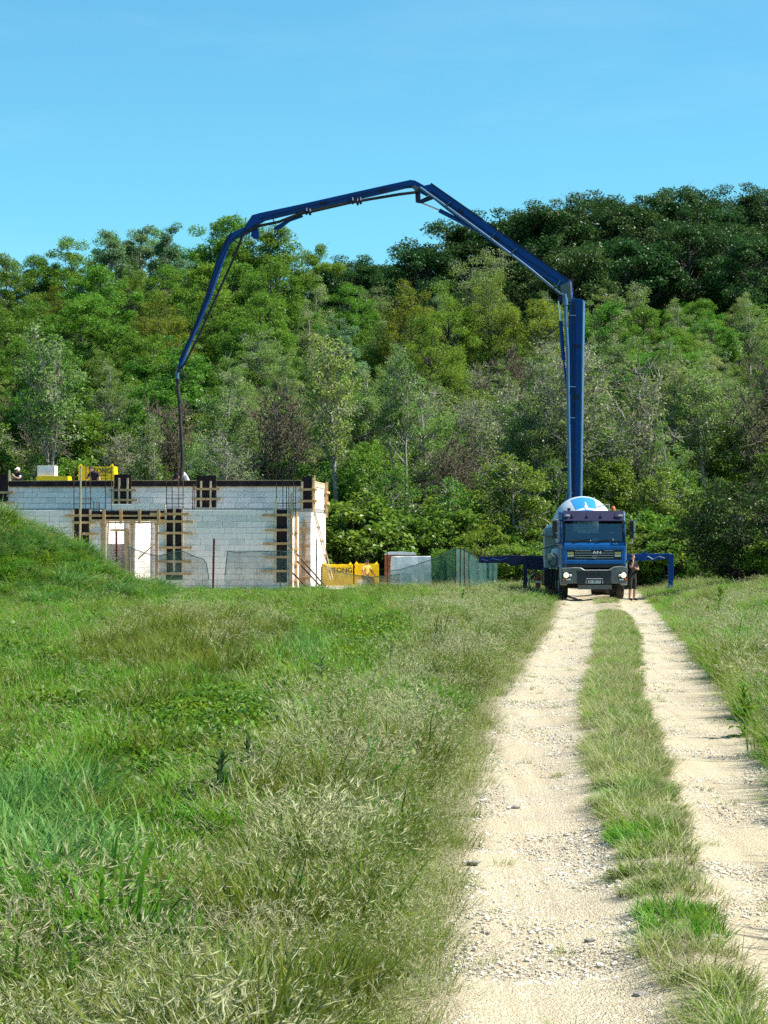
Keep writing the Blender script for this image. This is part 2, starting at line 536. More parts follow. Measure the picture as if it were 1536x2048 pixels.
# gravel track sheet with two worn ruts and a raised middle
def gravel_mat():
    m = bpy.data.materials.new('pale_limestone_gravel')
    m.use_nodes = True
    nt = m.node_tree
    p = nt.nodes['Principled BSDF']
    p.inputs['Roughness'].default_value = 0.95
    p.inputs['Specular IOR Level'].default_value = 0.15
    ge = nn(nt, 'ShaderNodeNewGeometry')
    vo = nn(nt, 'ShaderNodeTexVoronoi')
    vo.inputs['Scale'].default_value = 42
    vo2 = nn(nt, 'ShaderNodeTexVoronoi')
    vo2.inputs['Scale'].default_value = 95
    nz = nn(nt, 'ShaderNodeTexNoise')
    nz.inputs['Scale'].default_value = 0.9
    nz.inputs['Detail'].default_value = 6
    nz2 = nn(nt, 'ShaderNodeTexNoise')
    nz2.inputs['Scale'].default_value = 14
    nz2.inputs['Detail'].default_value = 6
    for n in (vo, vo2, nz, nz2):
        nt.links.new(ge.outputs['Position'], n.inputs['Vector'])
    rp = nn(nt, 'ShaderNodeValToRGB')
    e = rp.color_ramp.elements
    e[0].position, e[0].color = 0.0, (0.30, 0.245, 0.165, 1)
    e[1].position, e[1].color = 1.0, (0.57, 0.50, 0.375, 1)
    e.new(0.45).color = (0.47, 0.40, 0.28, 1)
    bw = nn(nt, 'ShaderNodeRGBToBW')
    nt.links.new(vo.outputs['Color'], bw.inputs[0])
    nt.links.new(bw.outputs[0], rp.inputs[0])
    # fine packed dust covers the stones in patches
    mr = nn(nt, 'ShaderNodeMapRange')
    mr.inputs[1].default_value = 0.40
    mr.inputs[2].default_value = 0.62
    nt.links.new(nz.outputs['Fac'], mr.inputs[0])
    mx = nn(nt, 'ShaderNodeMixRGB')
    mx.inputs[2].default_value = (0.52, 0.44, 0.295, 1)
    mm = nn(nt, 'ShaderNodeMath', operation='MULTIPLY')
    mm.inputs[1].default_value = 0.75
    nt.links.new(mr.outputs[0], mm.inputs[0])
    nt.links.new(mm.outputs[0], mx.inputs[0])
    nt.links.new(rp.outputs[0], mx.inputs[1])
    # stain patches of ochre clay
    m4 = nn(nt, 'ShaderNodeMixRGB')
    m4.inputs[2].default_value = (0.42, 0.31, 0.18, 1)
    r4 = nn(nt, 'ShaderNodeMapRange')
    r4.inputs[1].default_value = 0.60
    r4.inputs[2].default_value = 0.78
    r4.inputs[4].default_value = 0.6
    nt.links.new(nz2.outputs['Fac'], r4.inputs[0])
    nt.links.new(r4.outputs[0], m4.inputs[0])
    nt.links.new(mx.outputs[0], m4.inputs[1])
    mpn = nn(nt, 'ShaderNodeMapping')
    mpn.inputs['Scale'].default_value = (7.0, 0.12, 1.0)
    mpn.inputs['Rotation'].default_value = (0, 0, R(4))
    nt.links.new(ge.outputs['Position'], mpn.inputs['Vector'])
    nz3 = nn(nt, 'ShaderNodeTexNoise')
    nz3.inputs['Scale'].default_value = 1.0
    nz3.inputs['Detail'].default_value = 4
    nt.links.new(mpn.outputs[0], nz3.inputs['Vector'])
    r6 = nn(nt, 'ShaderNodeMapRange')
    r6.inputs[1].default_value = 0.45
    r6.inputs[2].default_value = 0.7
    r6.inputs[4].default_value = 0.55
    nt.links.new(nz3.outputs['Fac'], r6.inputs[0])
    m6 = nn(nt, 'ShaderNodeMixRGB')
    m6.inputs[2].default_value = (0.36, 0.295, 0.19, 1)
    nt.links.new(r6.outputs[0], m6.inputs[0])
    nt.links.new(m4.outputs[0], m6.inputs[1])
    m4 = m6
    am = nn(nt, 'ShaderNodeAttribute', attribute_name='soil')
    m5 = nn(nt, 'ShaderNodeMixRGB')
    m5.inputs[2].default_value = (0.20, 0.17, 0.10, 1)
    nt.links.new(am.outputs['Fac'], m5.inputs[0])
    nt.links.new(m4.outputs[0], m5.inputs[1])
    nt.links.new(m5.outputs[0], p.inputs['Base Color'])
    b = nn(nt, 'ShaderNodeBump')
    b.inputs['Strength'].default_value = 0.8
    b.inputs['Distance'].default_value = 0.012
    ad = nn(nt, 'ShaderNodeMath', operation='ADD')
    nt.links.new(vo.outputs['Distance'], ad.inputs[0])
    nt.links.new(vo2.outputs['Distance'], ad.inputs[1])
    inv = nn(nt, 'ShaderNodeMath', operation='MULTIPLY')
    inv.inputs[1].default_value = -1
    nt.links.new(ad.outputs[0], inv.inputs[0])
    nt.links.new(inv.outputs[0], b.inputs['Height'])
    nt.links.new(b.outputs[0], p.inputs['Normal'])
    return m

M['gravel'] = gravel_mat()
def track_profile(Y):
    L, a, b, r = track(Y)
    prof = [(L - 0.7, -0.2, 0.6), (L - 0.3, -0.02, 0.5), (L, -0.01, 0.2)]
    for t in (0.15, 0.3, 0.5, 0.7, 0.85):
        prof.append((L + (a - L) * t, -0.035 * math.sin(math.pi * t) - 0.01, 0.0))
    for t in (0, 0.25, 0.5, 0.75, 1):
        prof.append((a + (b - a) * t, -0.01 + 0.06 * math.sin(math.pi * t), 0.0 if t in (0, 1) else 0.55))
    for t in (0.15, 0.3, 0.5, 0.7, 0.85):
        prof.append((b + (r - b) * t, -0.035 * math.sin(math.pi * t) - 0.01, 0.0))
    prof += [(r, -0.01, 0.2), (r + 0.3, -0.02, 0.5), (r + 0.7, -0.2, 0.6)]
    return prof
tv, tf, ts = [], [], []
tys = [0.35 * i for i in range(0, 330)]
for j, Y in enumerate(tys):
    pr = track_profile(Y)
    for x, z, s in pr:
        n = 0.012 * mnoise.noise(Vector((x * 3, Y * 2.2, 1))) + 0.02 * mnoise.noise(Vector((x * 0.9, Y * 0.7, 2)))
        tv.append((x, Y, z + n + (hill(x, Y) if Y > 110 else 0)))
        ts.append(s)
    if j:
        k = len(pr)
        for i in range(k - 1):
            tf.append(((j - 1) * k + i, (j - 1) * k + i + 1, j * k + i + 1, j * k + i))
o = obj('gravel_track', np_mesh('gravel_track', tv, np.array(tf), [M['gravel']], {'soil': ts}, smooth=True), M['gravel'])
tag(o, kind='structure')

def track_z(x, Y):
    pr = track_profile(Y)
    return float(np.interp(x, [p[0] for p in pr], [p[1] for p in pr]))

# ---------------------------------------------------------------- the truck: mixer drum, boom, outriggers
TX, TY = 7.84, 85.0
truck = thing('concrete_pump_truck', 'blue concrete mixer truck with a long raised folding boom, parked on the gravel track', 'truck', (TX, TY, 0))
def tx(px, Y=TY):
    return (px - 768) / FPX * Y - TX
def tz(py, Y=TY):
    return CAM_H + (HOR - py) / FPX * Y
def tp(px, py, Y):
    return Vector((tx(px, Y), Y - TY, tz(py, Y)))

# glass
def glass_mat(name, tint, refl=0.08):
    m = bpy.data.materials.new(name)
    m.use_nodes = True
    nt = m.node_tree
    nt.nodes.clear()
    o = nn(nt, 'ShaderNodeOutputMaterial')
    t = nn(nt, 'ShaderNodeBsdfTransparent')
    t.inputs[0].default_value = (*tint, 1)
    gl = nn(nt, 'ShaderNodeBsdfGlossy')
    gl.inputs['Roughness'].default_value = 0.03
    lw = nn(nt, 'ShaderNodeFresnel')
    lw.inputs[0].default_value = 1.5
    mx = nn(nt, 'ShaderNodeMixShader')
    ad = nn(nt, 'ShaderNodeMath', operation='ADD')
    ad.inputs[1].default_value = refl
    nt.links.new(lw.outputs[0], ad.inputs[0])
    nt.links.new(ad.outputs[0], mx.inputs[0])
    nt.links.new(t.outputs[0], mx.inputs[1])
    nt.links.new(gl.outputs[0], mx.inputs[2])
    nt.links.new(mx.outputs[0], o.inputs[0])
    return m
M['glass'] = glass_mat('windscreen_glass', (0.62, 0.68, 0.70), 0.09)

# cab shell: lower front, pillars, roof, sides, back wall with rear window
CW = 1.19
bm = BM()
# side walls as profile prisms with a window gap (lower side, pillars, top rail)
for s in (-1, 1):
    x0, x1 = s * CW, s * (CW - 0.06)
    off = Vector((x1 - x0, 0, 0))
    prism(bm, [Vector((x0, 0.05, 1.05)), Vector((x0, 2.05, 1.05)), Vector((x0, 2.05, 2.15)), Vector((x0, 0.03, 2.15))], off)
    prism(bm, [Vector((x0, 0.04, 2.153)), Vector((x0, 0.16, 2.153)), Vector((x0, 0.34, 2.95)), Vector((x0, 0.20, 2.95))], off)
    prism(bm, [Vector((x0, 1.25, 2.153)), Vector((x0, 2.05, 2.153)), Vector((x0, 2.05, 2.95)), Vector((x0, 1.25, 2.95))], off)
    prism(bm, [Vector((x0, 0.20, 2.953)), Vector((x0, 2.05, 2.953)), Vector((x0, 2.05, 3.22)), Vector((x0, 0.30, 3.22))], off)
# back wall with window
yb0, yb1 = 1.98, 2.04
box(bm, -CW + 0.062, CW - 0.062, yb0, yb1, 1.05, 2.52)
box(bm, -CW + 0.062, -0.62, yb0, yb1, 2.523, 3.2)
box(bm, 0.36, CW - 0.062, yb0, yb1, 2.523, 3.2)
box(bm, -0.617, 0.357, yb0, yb1, 2.98, 3.2)
box(bm, -CW + 0.062, CW - 0.062, 0.1, 1.97, 1.0, 1.06)
cab = obj('cab', bm, M['blue'], truck, bevel=0.03)
# roof
bm = BM()
prism(bm, [Vector((-CW - 0.005, 0.28, 3.224)), Vector((-CW - 0.005, 0.42, 3.30)), Vector((-CW - 0.005, 1.9, 3.32)), Vector((-CW - 0.005, 2.06, 3.224))], Vector((2 * CW + 0.01, 0, 0)))
obj('roof', bm, M['blue'], cab, bevel=0.04)
# front panel below windscreen
bm = BM()
prism(bm, [Vector((-1.12, -0.02, 2.035)), Vector((-1.12, 0.10, 2.035)), Vector((-1.12, 0.14, 2.19)), Vector((-1.12, 0.04, 2.20))], Vector((2.24, 0, 0)))
obj('scuttle_panel', bm, M['blue'], cab, bevel=0.015)
# grille hood: frame of four bars around the grille opening
bm = BM()
for a in ((-1.15, 1.15, -0.07, 0.06, 1.875, 2.025), (-1.15, 1.15, -0.07, 0.06, 1.34, 1.50), (-1.15, -1.015, -0.068, 0.06, 1.502, 1.873), (1.015, 1.15, -0.068, 0.06, 1.502, 1.873)):
    box(bm, *a)
hood = obj('front_hood', bm, M['blue'], cab, bevel=0.02)
obj('grille_back', boxm(-1.012, 1.012, 0.0, 0.05, 1.503, 1.872), M['bumper_dark'], cab)
for k in range(4):
    z = 1.545 + k * 0.088
    bm = BM()
    box(bm, -0.74, 0.74, -0.045, 0.0, z, z + 0.045)
    gs = obj('grille_slat', bm, M['bumper_dark'], cab, bevel=0.006)
    if k != 3:
        obj('slat_trim', boxm(-0.72, 0.72, -0.052, -0.046, z + 0.030, z + 0.043), M['silver'], cab)
    else:
        obj('slat_trim', boxm(-0.72, -0.12, -0.052, -0.046, z + 0.030, z + 0.043), M['silver'], cab)
        obj('slat_trim', boxm(0.36, 0.72, -0.052, -0.046, z + 0.030, z + 0.043), M['silver'], cab)
for s in (-1, 1):
    obj('auxiliary_lamp', boxm(*sorted((s * 0.76, s * 1.0)), -0.05, 0.0, 1.70, 1.80), M['yellow_lens'], cab, bevel=0.01)
    obj('auxiliary_lamp', boxm(*sorted((s * 0.76, s * 1.0)), -0.048, 0.0, 1.62, 1.69), M['lens'], cab, bevel=0.01)
# letters left on the grille and the curved emblem under them
t = obj('lettering', text_mesh('AN', 0.15, 0.012, bold=0.002), M['white'], cab)
t.location = (0.10, -0.066, 1.775)
t.scale = (1.55, 1, 1)
bm = BM()
ctrl = [(-0.06, 1.56), (-0.05, 1.64), (0.0, 1.675), (0.07, 1.69), (0.12, 1.66), (0.07, 1.615), (0.01, 1.60), (-0.03, 1.56), (0.03, 1.555), (0.07, 1.575)]
tube(bm, [(x, -0.062, z) for x, z in ctrl], 0.008, 6)
obj('emblem', bm, M['silver'], cab)
t = obj('lettering', text_mesh('41.400', 0.06, 0.003), M['white'], cab)
t.location = (0.80, -0.012, 2.10)
# windscreen
bm = BM()
prism(bm, [Vector((-1.07, 0.06, 2.19)), Vector((1.07, 0.06, 2.19)), Vector((1.06, 0.235, 2.97)), Vector((-1.06, 0.235, 2.97))], Vector((0, 0.008, 0)))
obj('windscreen', bm, M['glass'], cab)
bm = BM()
for a, b in (((-1.12, 0.05, 2.18), (1.12, 0.05, 2.18)), ((-1.115, 0.05, 2.17), (-1.10, 0.235, 2.98)), ((1.115, 0.05, 2.17), (1.10, 0.235, 2.98))):
    bar(bm, a, b, 0.07, 0.05)
obj('windscreen_seal', bm, M['black'], cab)
for s in (-1, 1):
    bm = BM()
    prism(bm, [Vector((s * 1.165, 0.17, 2.156)), Vector((s * 1.165, 1.245, 2.156)), Vector((s * 1.165, 1.245, 2.947)), Vector((s * 1.165, 0.345, 2.947))], Vector((-s * 0.006, 0, 0)))
    obj('side_window', bm, M['glass'], cab)
for x0 in (-0.75, 0.1):
    bm = BM()
    bar(bm, (x0, -0.0, 2.20), (x0 + 0.62, 0.055, 2.27), 0.02, 0.015)
    bar(bm, (x0 + 0.62, 0.0, 2.20), (x0 + 0.60, 0.05, 2.28), 0.03, 0.02)
    obj('wiper', bm, M['black'], cab)
# sun visor
bm = BM()
prism(bm, [Vector((-1.14, -0.02, 2.955)), Vector((-1.14, 0.03, 2.95)), Vector((-1.14, 0.34, 3.30)), Vector((-1.14, 0.20, 3.345))], Vector((2.28, 0, 0)))
vis = obj('sun_visor', bm, M['visor'], cab, bevel=0.015)
for x in (-0.79, -0.24, 0.28, 0.82):
    bm = BM()
    prism(bm, [Vector((x - 0.05, 0.015, 3.12)), Vector((x + 0.05, 0.015, 3.12)), Vector((x, 0.12, 3.26))], Vector((0, 0.12, 0.02)))
    obj('visor_rib', bm, M['visor'], cab)
for s in (-1, 1):
    obj('marker_lamp', boxm(s * 0.99 - 0.08, s * 0.99 + 0.08, 0.0, 0.06, 3.13, 3.19), M['lens'], cab, bevel=0.01)
# roof bits: horn, beacon, rail
bm = BM()
tube(bm, [(-0.90, 0.5, 3.31), (-0.90, 0.5, 3.44)], [0.05, 0.07], 10)
obj('roof_horn', bm, M['black'], cab)
bm = BM()
tube(bm, [(0.80, 0.9, 3.31), (0.80, 0.9, 3.36), (0.80, 0.9, 3.47), (0.80, 0.9, 3.53)], [0.10, 0.095, 0.085, 0.03], 12)
obj('beacon', bm, M['amber'], cab, smooth=True)
bm = BM()
tube(bm, [(0.30, 2.4, 3.50), (0.80, 2.4, 3.62), (0.80, 2.4, 3.2)], 0.025, 6)
obj('rail', bm, M['grey'], truck)
# cab interior: seats, wheel, dashboard, folder
for s in (-1, 1):
    bm = BM()
    box(bm, s * 0.62 - 0.24, s * 0.62 + 0.24, 1.25, 1.40, 1.75, 2.35)
    box(bm, s * 0.62 - 0.24, s * 0.62 + 0.24, 0.85, 1.24, 1.70, 1.85)
    st = obj('seat', bm, M['seat'], cab, bevel=0.05)
    obj('headrest', boxm(s * 0.62 - 0.12, s * 0.62 + 0.12, 1.27, 1.38, 2.39, 2.58), M['seat_pale'], cab, bevel=0.04)
bm = BM()
lathe(bm, [(-0.01, 0.20), (0.012, 0.215), (0.03, 0.20), (0.012, 0.185)], (0.62, 0.55, 2.20), (0, -0.55, 0.83), 24)
obj('steering_wheel', bm, M['seat_pale'], cab, smooth=True)
obj('dashboard', boxm(-1.12, 1.12, 0.12, 0.50, 1.90, 2.14), M['seat'], cab, bevel=0.03)
bm = BM()
prism(bm, [Vector((-0.10, 0.25, 2.16)), Vector((0.24, 0.25, 2.16)), Vector((0.20, 0.35, 2.27)), Vector((0.08, 0.33, 2.36)), Vector((-0.06, 0.3, 2.25))], Vector((0.01, 0.05, 0)))
obj('paper_pile', bm, M['white'], cab)
obj('rear_window', boxm(-0.615, 0.355, 2.0, 2.006, 2.525, 2.977), M['glass'], cab)
# mirrors
for s, x in ((-1, -1.46), (1, 1.42)):
    bm = BM()
    tube(bm, [(s * 1.18, 0.25, 2.98), (x, 0.05, 3.0), (x, 0.075, 2.95), (x, 0.075, 2.2), (x + s * 0.02, 0.03, 2.13), (s * 1.18, 0.1, 2.12)], 0.018, 6)
    mr_ = obj('mirror_arm', bm, M['grey'] if s > 0 else M['black'], cab)
    mb = obj('mirror_housing', boxm(x - 0.10, x + 0.10, -0.06, 0.06, 2.52, 2.97), M['black'], cab, bevel=0.03)
    obj('mirror_housing', boxm(x - 0.09, x + 0.10, -0.05, 0.05, 2.30, 2.50), M['black'], cab, bevel=0.03)
    if s > 0:
        obj('mirror_cover', boxm(x + 0.045, x + 0.108, -0.075, -0.058, 2.54, 2.95), M['grey'], cab, bevel=0.008)
        obj('mirror_cover', boxm(x + 0.045, x + 0.108, -0.065, -0.048, 2.32, 2.48), M['grey'], cab, bevel=0.008)
# door handle side strips
for s in (-1, 1):
    bm = BM()
    tube(bm, [(s * 1.22, 0.30, 1.5), (s * 1.22, 0.22, 2.1)], 0.018, 6)
    obj('grab_handle', bm, M['grey'], cab)
# steps and mudguards
for s in (-1, 1):
    bm = BM()
    prism(bm, [Vector((s * 1.0, 0.10, 0.55)), Vector((s * 1.0, 0.10, 1.33)), Vector((s * 1.0, 0.85, 1.33)), Vector((s * 1.0, 0.80, 0.9)), Vector((s * 1.0, 0.5, 0.55))], Vector((s * 0.24, 0, 0)))
    obj('step_panel', bm, M['grey'], cab, bevel=0.02)
    bm = BM()
    lathe(bm, [(0, 0.62), (0, 0.66), (0.40, 0.66), (0.40, 0.62)], (s * 0.86 if s > 0 else -1.26, 1.40, 0.56), (1, 0, 0), 14, R(-95), R(95))
    obj('mudguard', bm, M['black'], truck)
# bumper
BW = 1.225
bm = BM()
poly = [(-BW, 0.62), (BW, 0.62), (BW, 1.24), (0.95, 1.27), (0.72, 1.245), (0.52, 1.13), (-0.38, 1.13), (-0.52, 1.215), (-0.80, 1.225), (-BW, 1.20)]
poly = [(x, z) for x, z in poly]
prism(bm, [Vector((x, -0.16, z)) for x, z in poly], Vector((0, 0.22, 0)))
bump = obj('bumper', bm, M['bumper'], truck, bevel=0.03)
obj('bumper_centre', boxm(-0.66, 0.62, -0.172, -0.155, 0.63, 1.10), M['bumper_dark'], bump, bevel=0.01)
bm = BM()
tube(bm, [(-0.80, -0.175, 1.215), (-0.52, -0.175, 1.205), (-0.38, -0.175, 1.125), (0.52, -0.175, 1.125), (0.72, -0.175, 1.235), (0.95, -0.175, 1.26)], 0.014, 6)
obj('chrome_edge', bm, M['silver'], bump)
obj('cross_bar', boxm(-1.0, 1.0, -0.10, 0.1, 1.215, 1.335), M['black'], truck)
obj('step_bar', boxm(-0.30, 0.26, -0.19, -0.173, 0.94, 1.04), M['black'], bump, bevel=0.01)
for s, x in ((-1, -1.03), (1, 1.05)):
    obj('lamp_surround', boxm(x - 0.16, x + 0.165, -0.178, -0.15, 0.72, 1.04), M['bumper_dark'], bump, bevel=0.02)
    bm = BM()
    lathe(bm, [(0, 0.098), (0.02, 0.098), (0.035, 0.075), (0.042, 0.0)], (x + s * 0.03, -0.175, 0.93), (0, -1, 0), 24)
    obj('headlamp', bm, M['lamp'], bump, smooth=True)
    bm = BM()
    lathe(bm, [(0, 0.055), (0.02, 0.055), (0.03, 0.0)], (x - s * 0.12, -0.175, 0.92), (0, -1, 0), 16)
    obj('high_beam_lamp', bm, M['lens'], bump, smooth=True)
    obj('fog_lamp', boxm(x - s * 0.05 - 0.09, x - s * 0.05 + 0.09, -0.195, -0.176, 0.74, 0.80), M['lens'], bump, bevel=0.01)
    obj('indicator', boxm(x + s * 0.115 - 0.05, x + s * 0.115 + 0.05, -0.197, -0.176, 0.74, 0.81), M['amber'], bump, bevel=0.01)
# plate
bm = BM()
tube(bm, [(-0.32, -0.185, 0.62), (-0.31, -0.185, 0.80), (0.29, -0.185, 0.80), (0.30, -0.185, 0.62)], 0.014, 6)
obj('plate_frame', bm, M['silver'], bump)
npl = obj('number_plate', boxm(-0.24, 0.23, -0.186, -0.174, 0.63, 0.735), M['white'], bump)
t = obj('lettering', text_mesh('BA 907-LP', 0.095, 0.002, bold=0.003), M['ink'], bump)
t.location = (-0.005, -0.189, 0.683)
# underrun bar, axle, chassis
bm = BM()
box(bm, -0.60, 0.66, -0.05, 0.08, 0.40, 0.58)
obj('underrun_bar', bm, M['bumper'], truck, bevel=0.015)
bm = BM()
for s in (-1, 1):
    box(bm, s * 0.42 - 0.05, s * 0.42 + 0.05, 0.2, 9.3, 0.80, 1.08)
for y in (1.4, 3.1, 6.6, 8.0):
    box(bm, -0.95, 0.95, y - 0.09, y + 0.09, 0.42, 0.62)
box(bm, -0.35, 0.35, 0.9, 2.0, 0.62, 1.0)
obj('chassis', bm, M['black'], truck)
def wheel(x, y, w, r=0.54):
    bm = BM()
    lathe(bm, [(0, r * 0.6), (0, r * 0.93), (0.04, r), (w - 0.04, r), (w, r * 0.93), (w, r * 0.6)], (x, y, r), (1, 0, 0), 32)
    wl = obj('wheel', bm, M['rubber'], truck, smooth=False)
    bm = BM()
    lathe(bm, [(-0.01, 0.02), (-0.01, 0.16), (0.05, 0.20), (0.06, r * 0.58), (w - 0.06, r * 0.58), (w - 0.05, 0.2), (w + 0.01, 0.16), (w + 0.01, 0.02)], (x, y, r), (1, 0, 0), 20)
    obj('rim', bm, M['grey'], wl)
    for k in range(9):
        pass
for y in (1.4, 3.1):
    wheel(-1.22, y, 0.32)
    wheel(0.90, y, 0.32)
for y in (6.6, 8.0):
    wheel(-1.24, y, 0.60)
    wheel(0.64, y, 0.60)

# drum: tilted axis, rising to the rear
DO, DA = Vector((-0.02, 2.35, 2.38)), Vector((0, math.cos(R(9)), math.sin(R(9))))
prof = [(0.0, 0.30), (0.03, 0.55), (0.16, 0.80), (0.45, 1.02), (0.85, 1.14), (1.4, 1.20), (2.6, 1.20), (3.4, 1.08), (4.4, 0.78), (5.1, 0.52)]
def drum_r(d, extra=0.0):
    return float(np.interp(d, [p[0] for p in prof], [p[1] for p in prof])) + extra
bm = BM()
dense = []
for (a, ra), (b, rb) in zip(prof, prof[1:]):
    for k in range(3):
        dense.append((a + (b - a) * k / 3, ra + (rb - ra) * k / 3))
dense.append(prof[-1])
lathe(bm, dense, DO, DA, 48)
drum = obj('mixing_drum', bm, M['drum_white'], truck, smooth=True)
for d0, d1 in ((0.05, 0.28), (0.35, 2.2)):
    bm = BM()
    lathe(bm, [(d0 + (d1 - d0) * k / 8, drum_r(d0 + (d1 - d0) * k / 8, 0.012)) for k in range(9)], DO, DA, 10, R(-24), R(19))
    obj('blue_panel', bm, M['drum_blue'], drum, smooth=True)
# white painted characters running down the blue panel
for k, (s_, d) in enumerate((('1', 0.98), ('3', 0.84), ('E', 0.70), ('M', 0.56), ('E', 0.43), ('R', 0.17))):
    me = text_mesh(s_, 0.17, 0.004, bold=0.006)
    t = obj('lettering', me, M['white'], drum)
    r0, r1 = drum_r(d - 0.05), drum_r(d + 0.05)
    sl = math.atan2(r1 - r0, 0.1)
    c = DO + DA * d
    nrm_tilt = R(9) + sl
    t.location = (c.x - 0.03, c.y - math.sin(R(9)) * (drum_r(d) + 0.018), c.z + math.cos(R(9)) * (drum_r(d) + 0.018))
    t.rotation_euler = (nrm_tilt - R(90), 0, 0)
bm = BM()
box(bm, -0.62, 0.62, 2.15, 2.38, 1.1, 2.42)
obj('drum_pedestal', bm, M['grey'], truck, bevel=0.03)
bm = BM()
box(bm, -0.55, 0.55, 7.2, 7.5, 1.08, 2.5)
obj('drum_roller_stand', bm, M['navy'], truck, bevel=0.02)

# equipment on the kerb side: water tank, control cabinet, hose reel, extinguisher
def tbox(px0, px1, py0, py1, Y, d):
    return boxm(tx(px0, Y), tx(px1, Y), Y - TY, Y - TY + d, tz(py1, Y), tz(py0, Y))
wt = obj('water_tank', tbox(1089, 1117, 1056, 1122, 89.0, 0.9), M['grey'], truck, bevel=0.05)
obj('tank_cap', tbox(1094, 1108, 1049, 1056, 89.1, 0.5), M['white'], wt, bevel=0.03)
obj('tank_pipe', tbox(1082, 1110, 1066, 1072, 88.7, 0.2), M['grey'], wt, bevel=0.04)
obj('control_cabinet', tbox(1090, 1122, 1120, 1136, 88.2, 0.8), M['grey'], truck, bevel=0.03)
obj('instruction_plate', tbox(1095, 1103, 1106, 1121, 88.1, 0.05), M['timber_pale'], truck)
bm = BM()
c = tp(1112, 1106, 87.9)
lathe(bm, [(0, 0.17), (0.03, 0.19), (0.10, 0.19), (0.13, 0.15), (0.14, 0.04)], c, (0, -1, 0), 24)
obj('work_lamp', bm, M['white'], truck, smooth=True)
bm = BM()
tube(bm, [tp(1106 + 8 * math.cos(a), 1120 + 13 * math.sin(a), 87.7) for a in [R(k) for k in range(-90, 200, 20)]], 0.022, 6)
tube(bm, [tp(x, y, 88) for x, y in ((1120, 1091), (1108, 1092), (1094, 1095), (1080, 1098))], 0.02, 6)
obj('black_hose', bm, M['rubber'], truck)
bm = BM()
for x in (1104, 1110, 1115):
    tube(bm, [tp(x, 1136, 87.9), tp(x - 1, 1155, 87.8), tp(x - 2, 1180, 87.9)], 0.03, 6)
obj('hanging_hose', bm, M['black'], truck)
bm = BM()
tube(bm, [tp(1067 + 9 * math.cos(a), 1165 + 17 * math.sin(a), 91.3) for a in [R(k) for k in range(80, 290, 15)]], 0.035, 8)
obj('grey_hose', bm, M['grey'], truck)
ex = BM()
c = tp(1076, 1176, 91)
tube(ex, [c, c + Vector((0, 0, 0.05)), c + Vector((0, 0, 0.40)), c + Vector((0, 0, 0.47)), c + Vector((0, 0, 0.55))], [0.09, 0.10, 0.10, 0.05, 0.05], 12)
ext = obj('red_canister', ex, M['red'], truck, smooth=False)
bm = BM()
lathe(bm, [(0, 0.102), (0.0, 0.106), (0.06, 0.106), (0.06, 0.102)], c + Vector((0, 0, 0.22)), (0, 0, 1), 12)
obj('canister_band', bm, M['white'], ext)
obj('tool_box', tbox(1088, 1112, 1138, 1172, 89.4, 1.2), M['black'], truck, bevel=0.02)

# outriggers
YO = 92.0
bm = BM()
prism(bm, [tp(x, y, YO) for x, y in ((958, 1113), (1004, 1112), (1008, 1110), (1092, 1112), (1092, 1129), (1040, 1129), (1032, 1132), (1020, 1131), (1012, 1126), (958, 1126))], Vector((0, 0.28, 0)))
outr = obj('outrigger', bm, M['navy'], truck, bevel=0.015)
bm = BM()
prism(bm, [tp(x, y, YO - 0.1) for x, y in ((1047, 1121), (1098, 1121), (1098, 1141), (1047, 1138))], Vector((0, 0.5, 0)))
obj('outrigger_box', bm, M['navy'], outr, bevel=0.015)
bm = BM()
p0 = tp(1050, 1122, YO - 0.12)
box(bm, p0.x - 0.08, p0.x + 0.08, YO - TY - 0.3, YO - TY - 0.13, 0.12, p0.z)
obj('outrigger_leg', bm, M['navy'], outr, bevel=0.01)
bm = BM()
tube(bm, [(p0.x, YO - TY - 0.21, 0.0), (p0.x, YO - TY - 0.21, 0.06), (p0.x, YO - TY - 0.21, 0.12)], [0.22, 0.22, 0.08], 14)
obj('foot_plate', bm, M['navy'], outr)
bm = BM()
tube(bm, [tp(x, y, YO - 0.03) for x, y in ((962, 1118), (975, 1122), (985, 1117), (1000, 1121), (1015, 1116))], 0.02, 6)
obj('hydraulic_hose', bm, M['boom_blue'], outr)
YR = 97.0
bm = BM()
prism(bm, [tp(x, y, YR) for x, y in ((1250, 1108), (1340, 1107), (1346, 1110), (1346, 1119), (1250, 1122))], Vector((0, 0.25, 0)))
outr2 = obj('outrigger', bm, M['boom_blue'], truck, bevel=0.015)
bm = BM()
p0 = tp(1341, 1110, YR - 0.05)
box(bm, p0.x - 0.11, p0.x + 0.11, YR - TY - 0.23, YR - TY - 0.02, 0.1, p0.z + 0.03)
obj('outrigger_leg', bm, M['boom_blue'], outr2, bevel=0.012)
bm = BM()
box(bm, p0.x - 0.2, p0.x + 0.2, YR - TY - 0.33, YR - TY + 0.1, 0.2, 0.28)
obj('foot_plate', bm, M['boom_blue'], outr2)
bm = BM()
tube(bm, [tp(x, y, YR - 0.05) for x, y in ((1286, 1118), (1296, 1113), (1306, 1119), (1318, 1113), (1330, 1117), (1338, 1112))], 0.03, 6)
obj('hydraulic_hose', bm, M['pipe_blue'], outr2)
bm = BM()
prism(bm, [tp(x, y, YR - 0.1) for x, y in ((1276, 1122), (1272, 1112), (1284, 1108), (1290, 1101), (1294, 1103), (1290, 1112), (1296, 1120))], Vector((0, 0.08, 0)))
obj('outrigger_bracket', bm, M['boom_blue'], outr2)

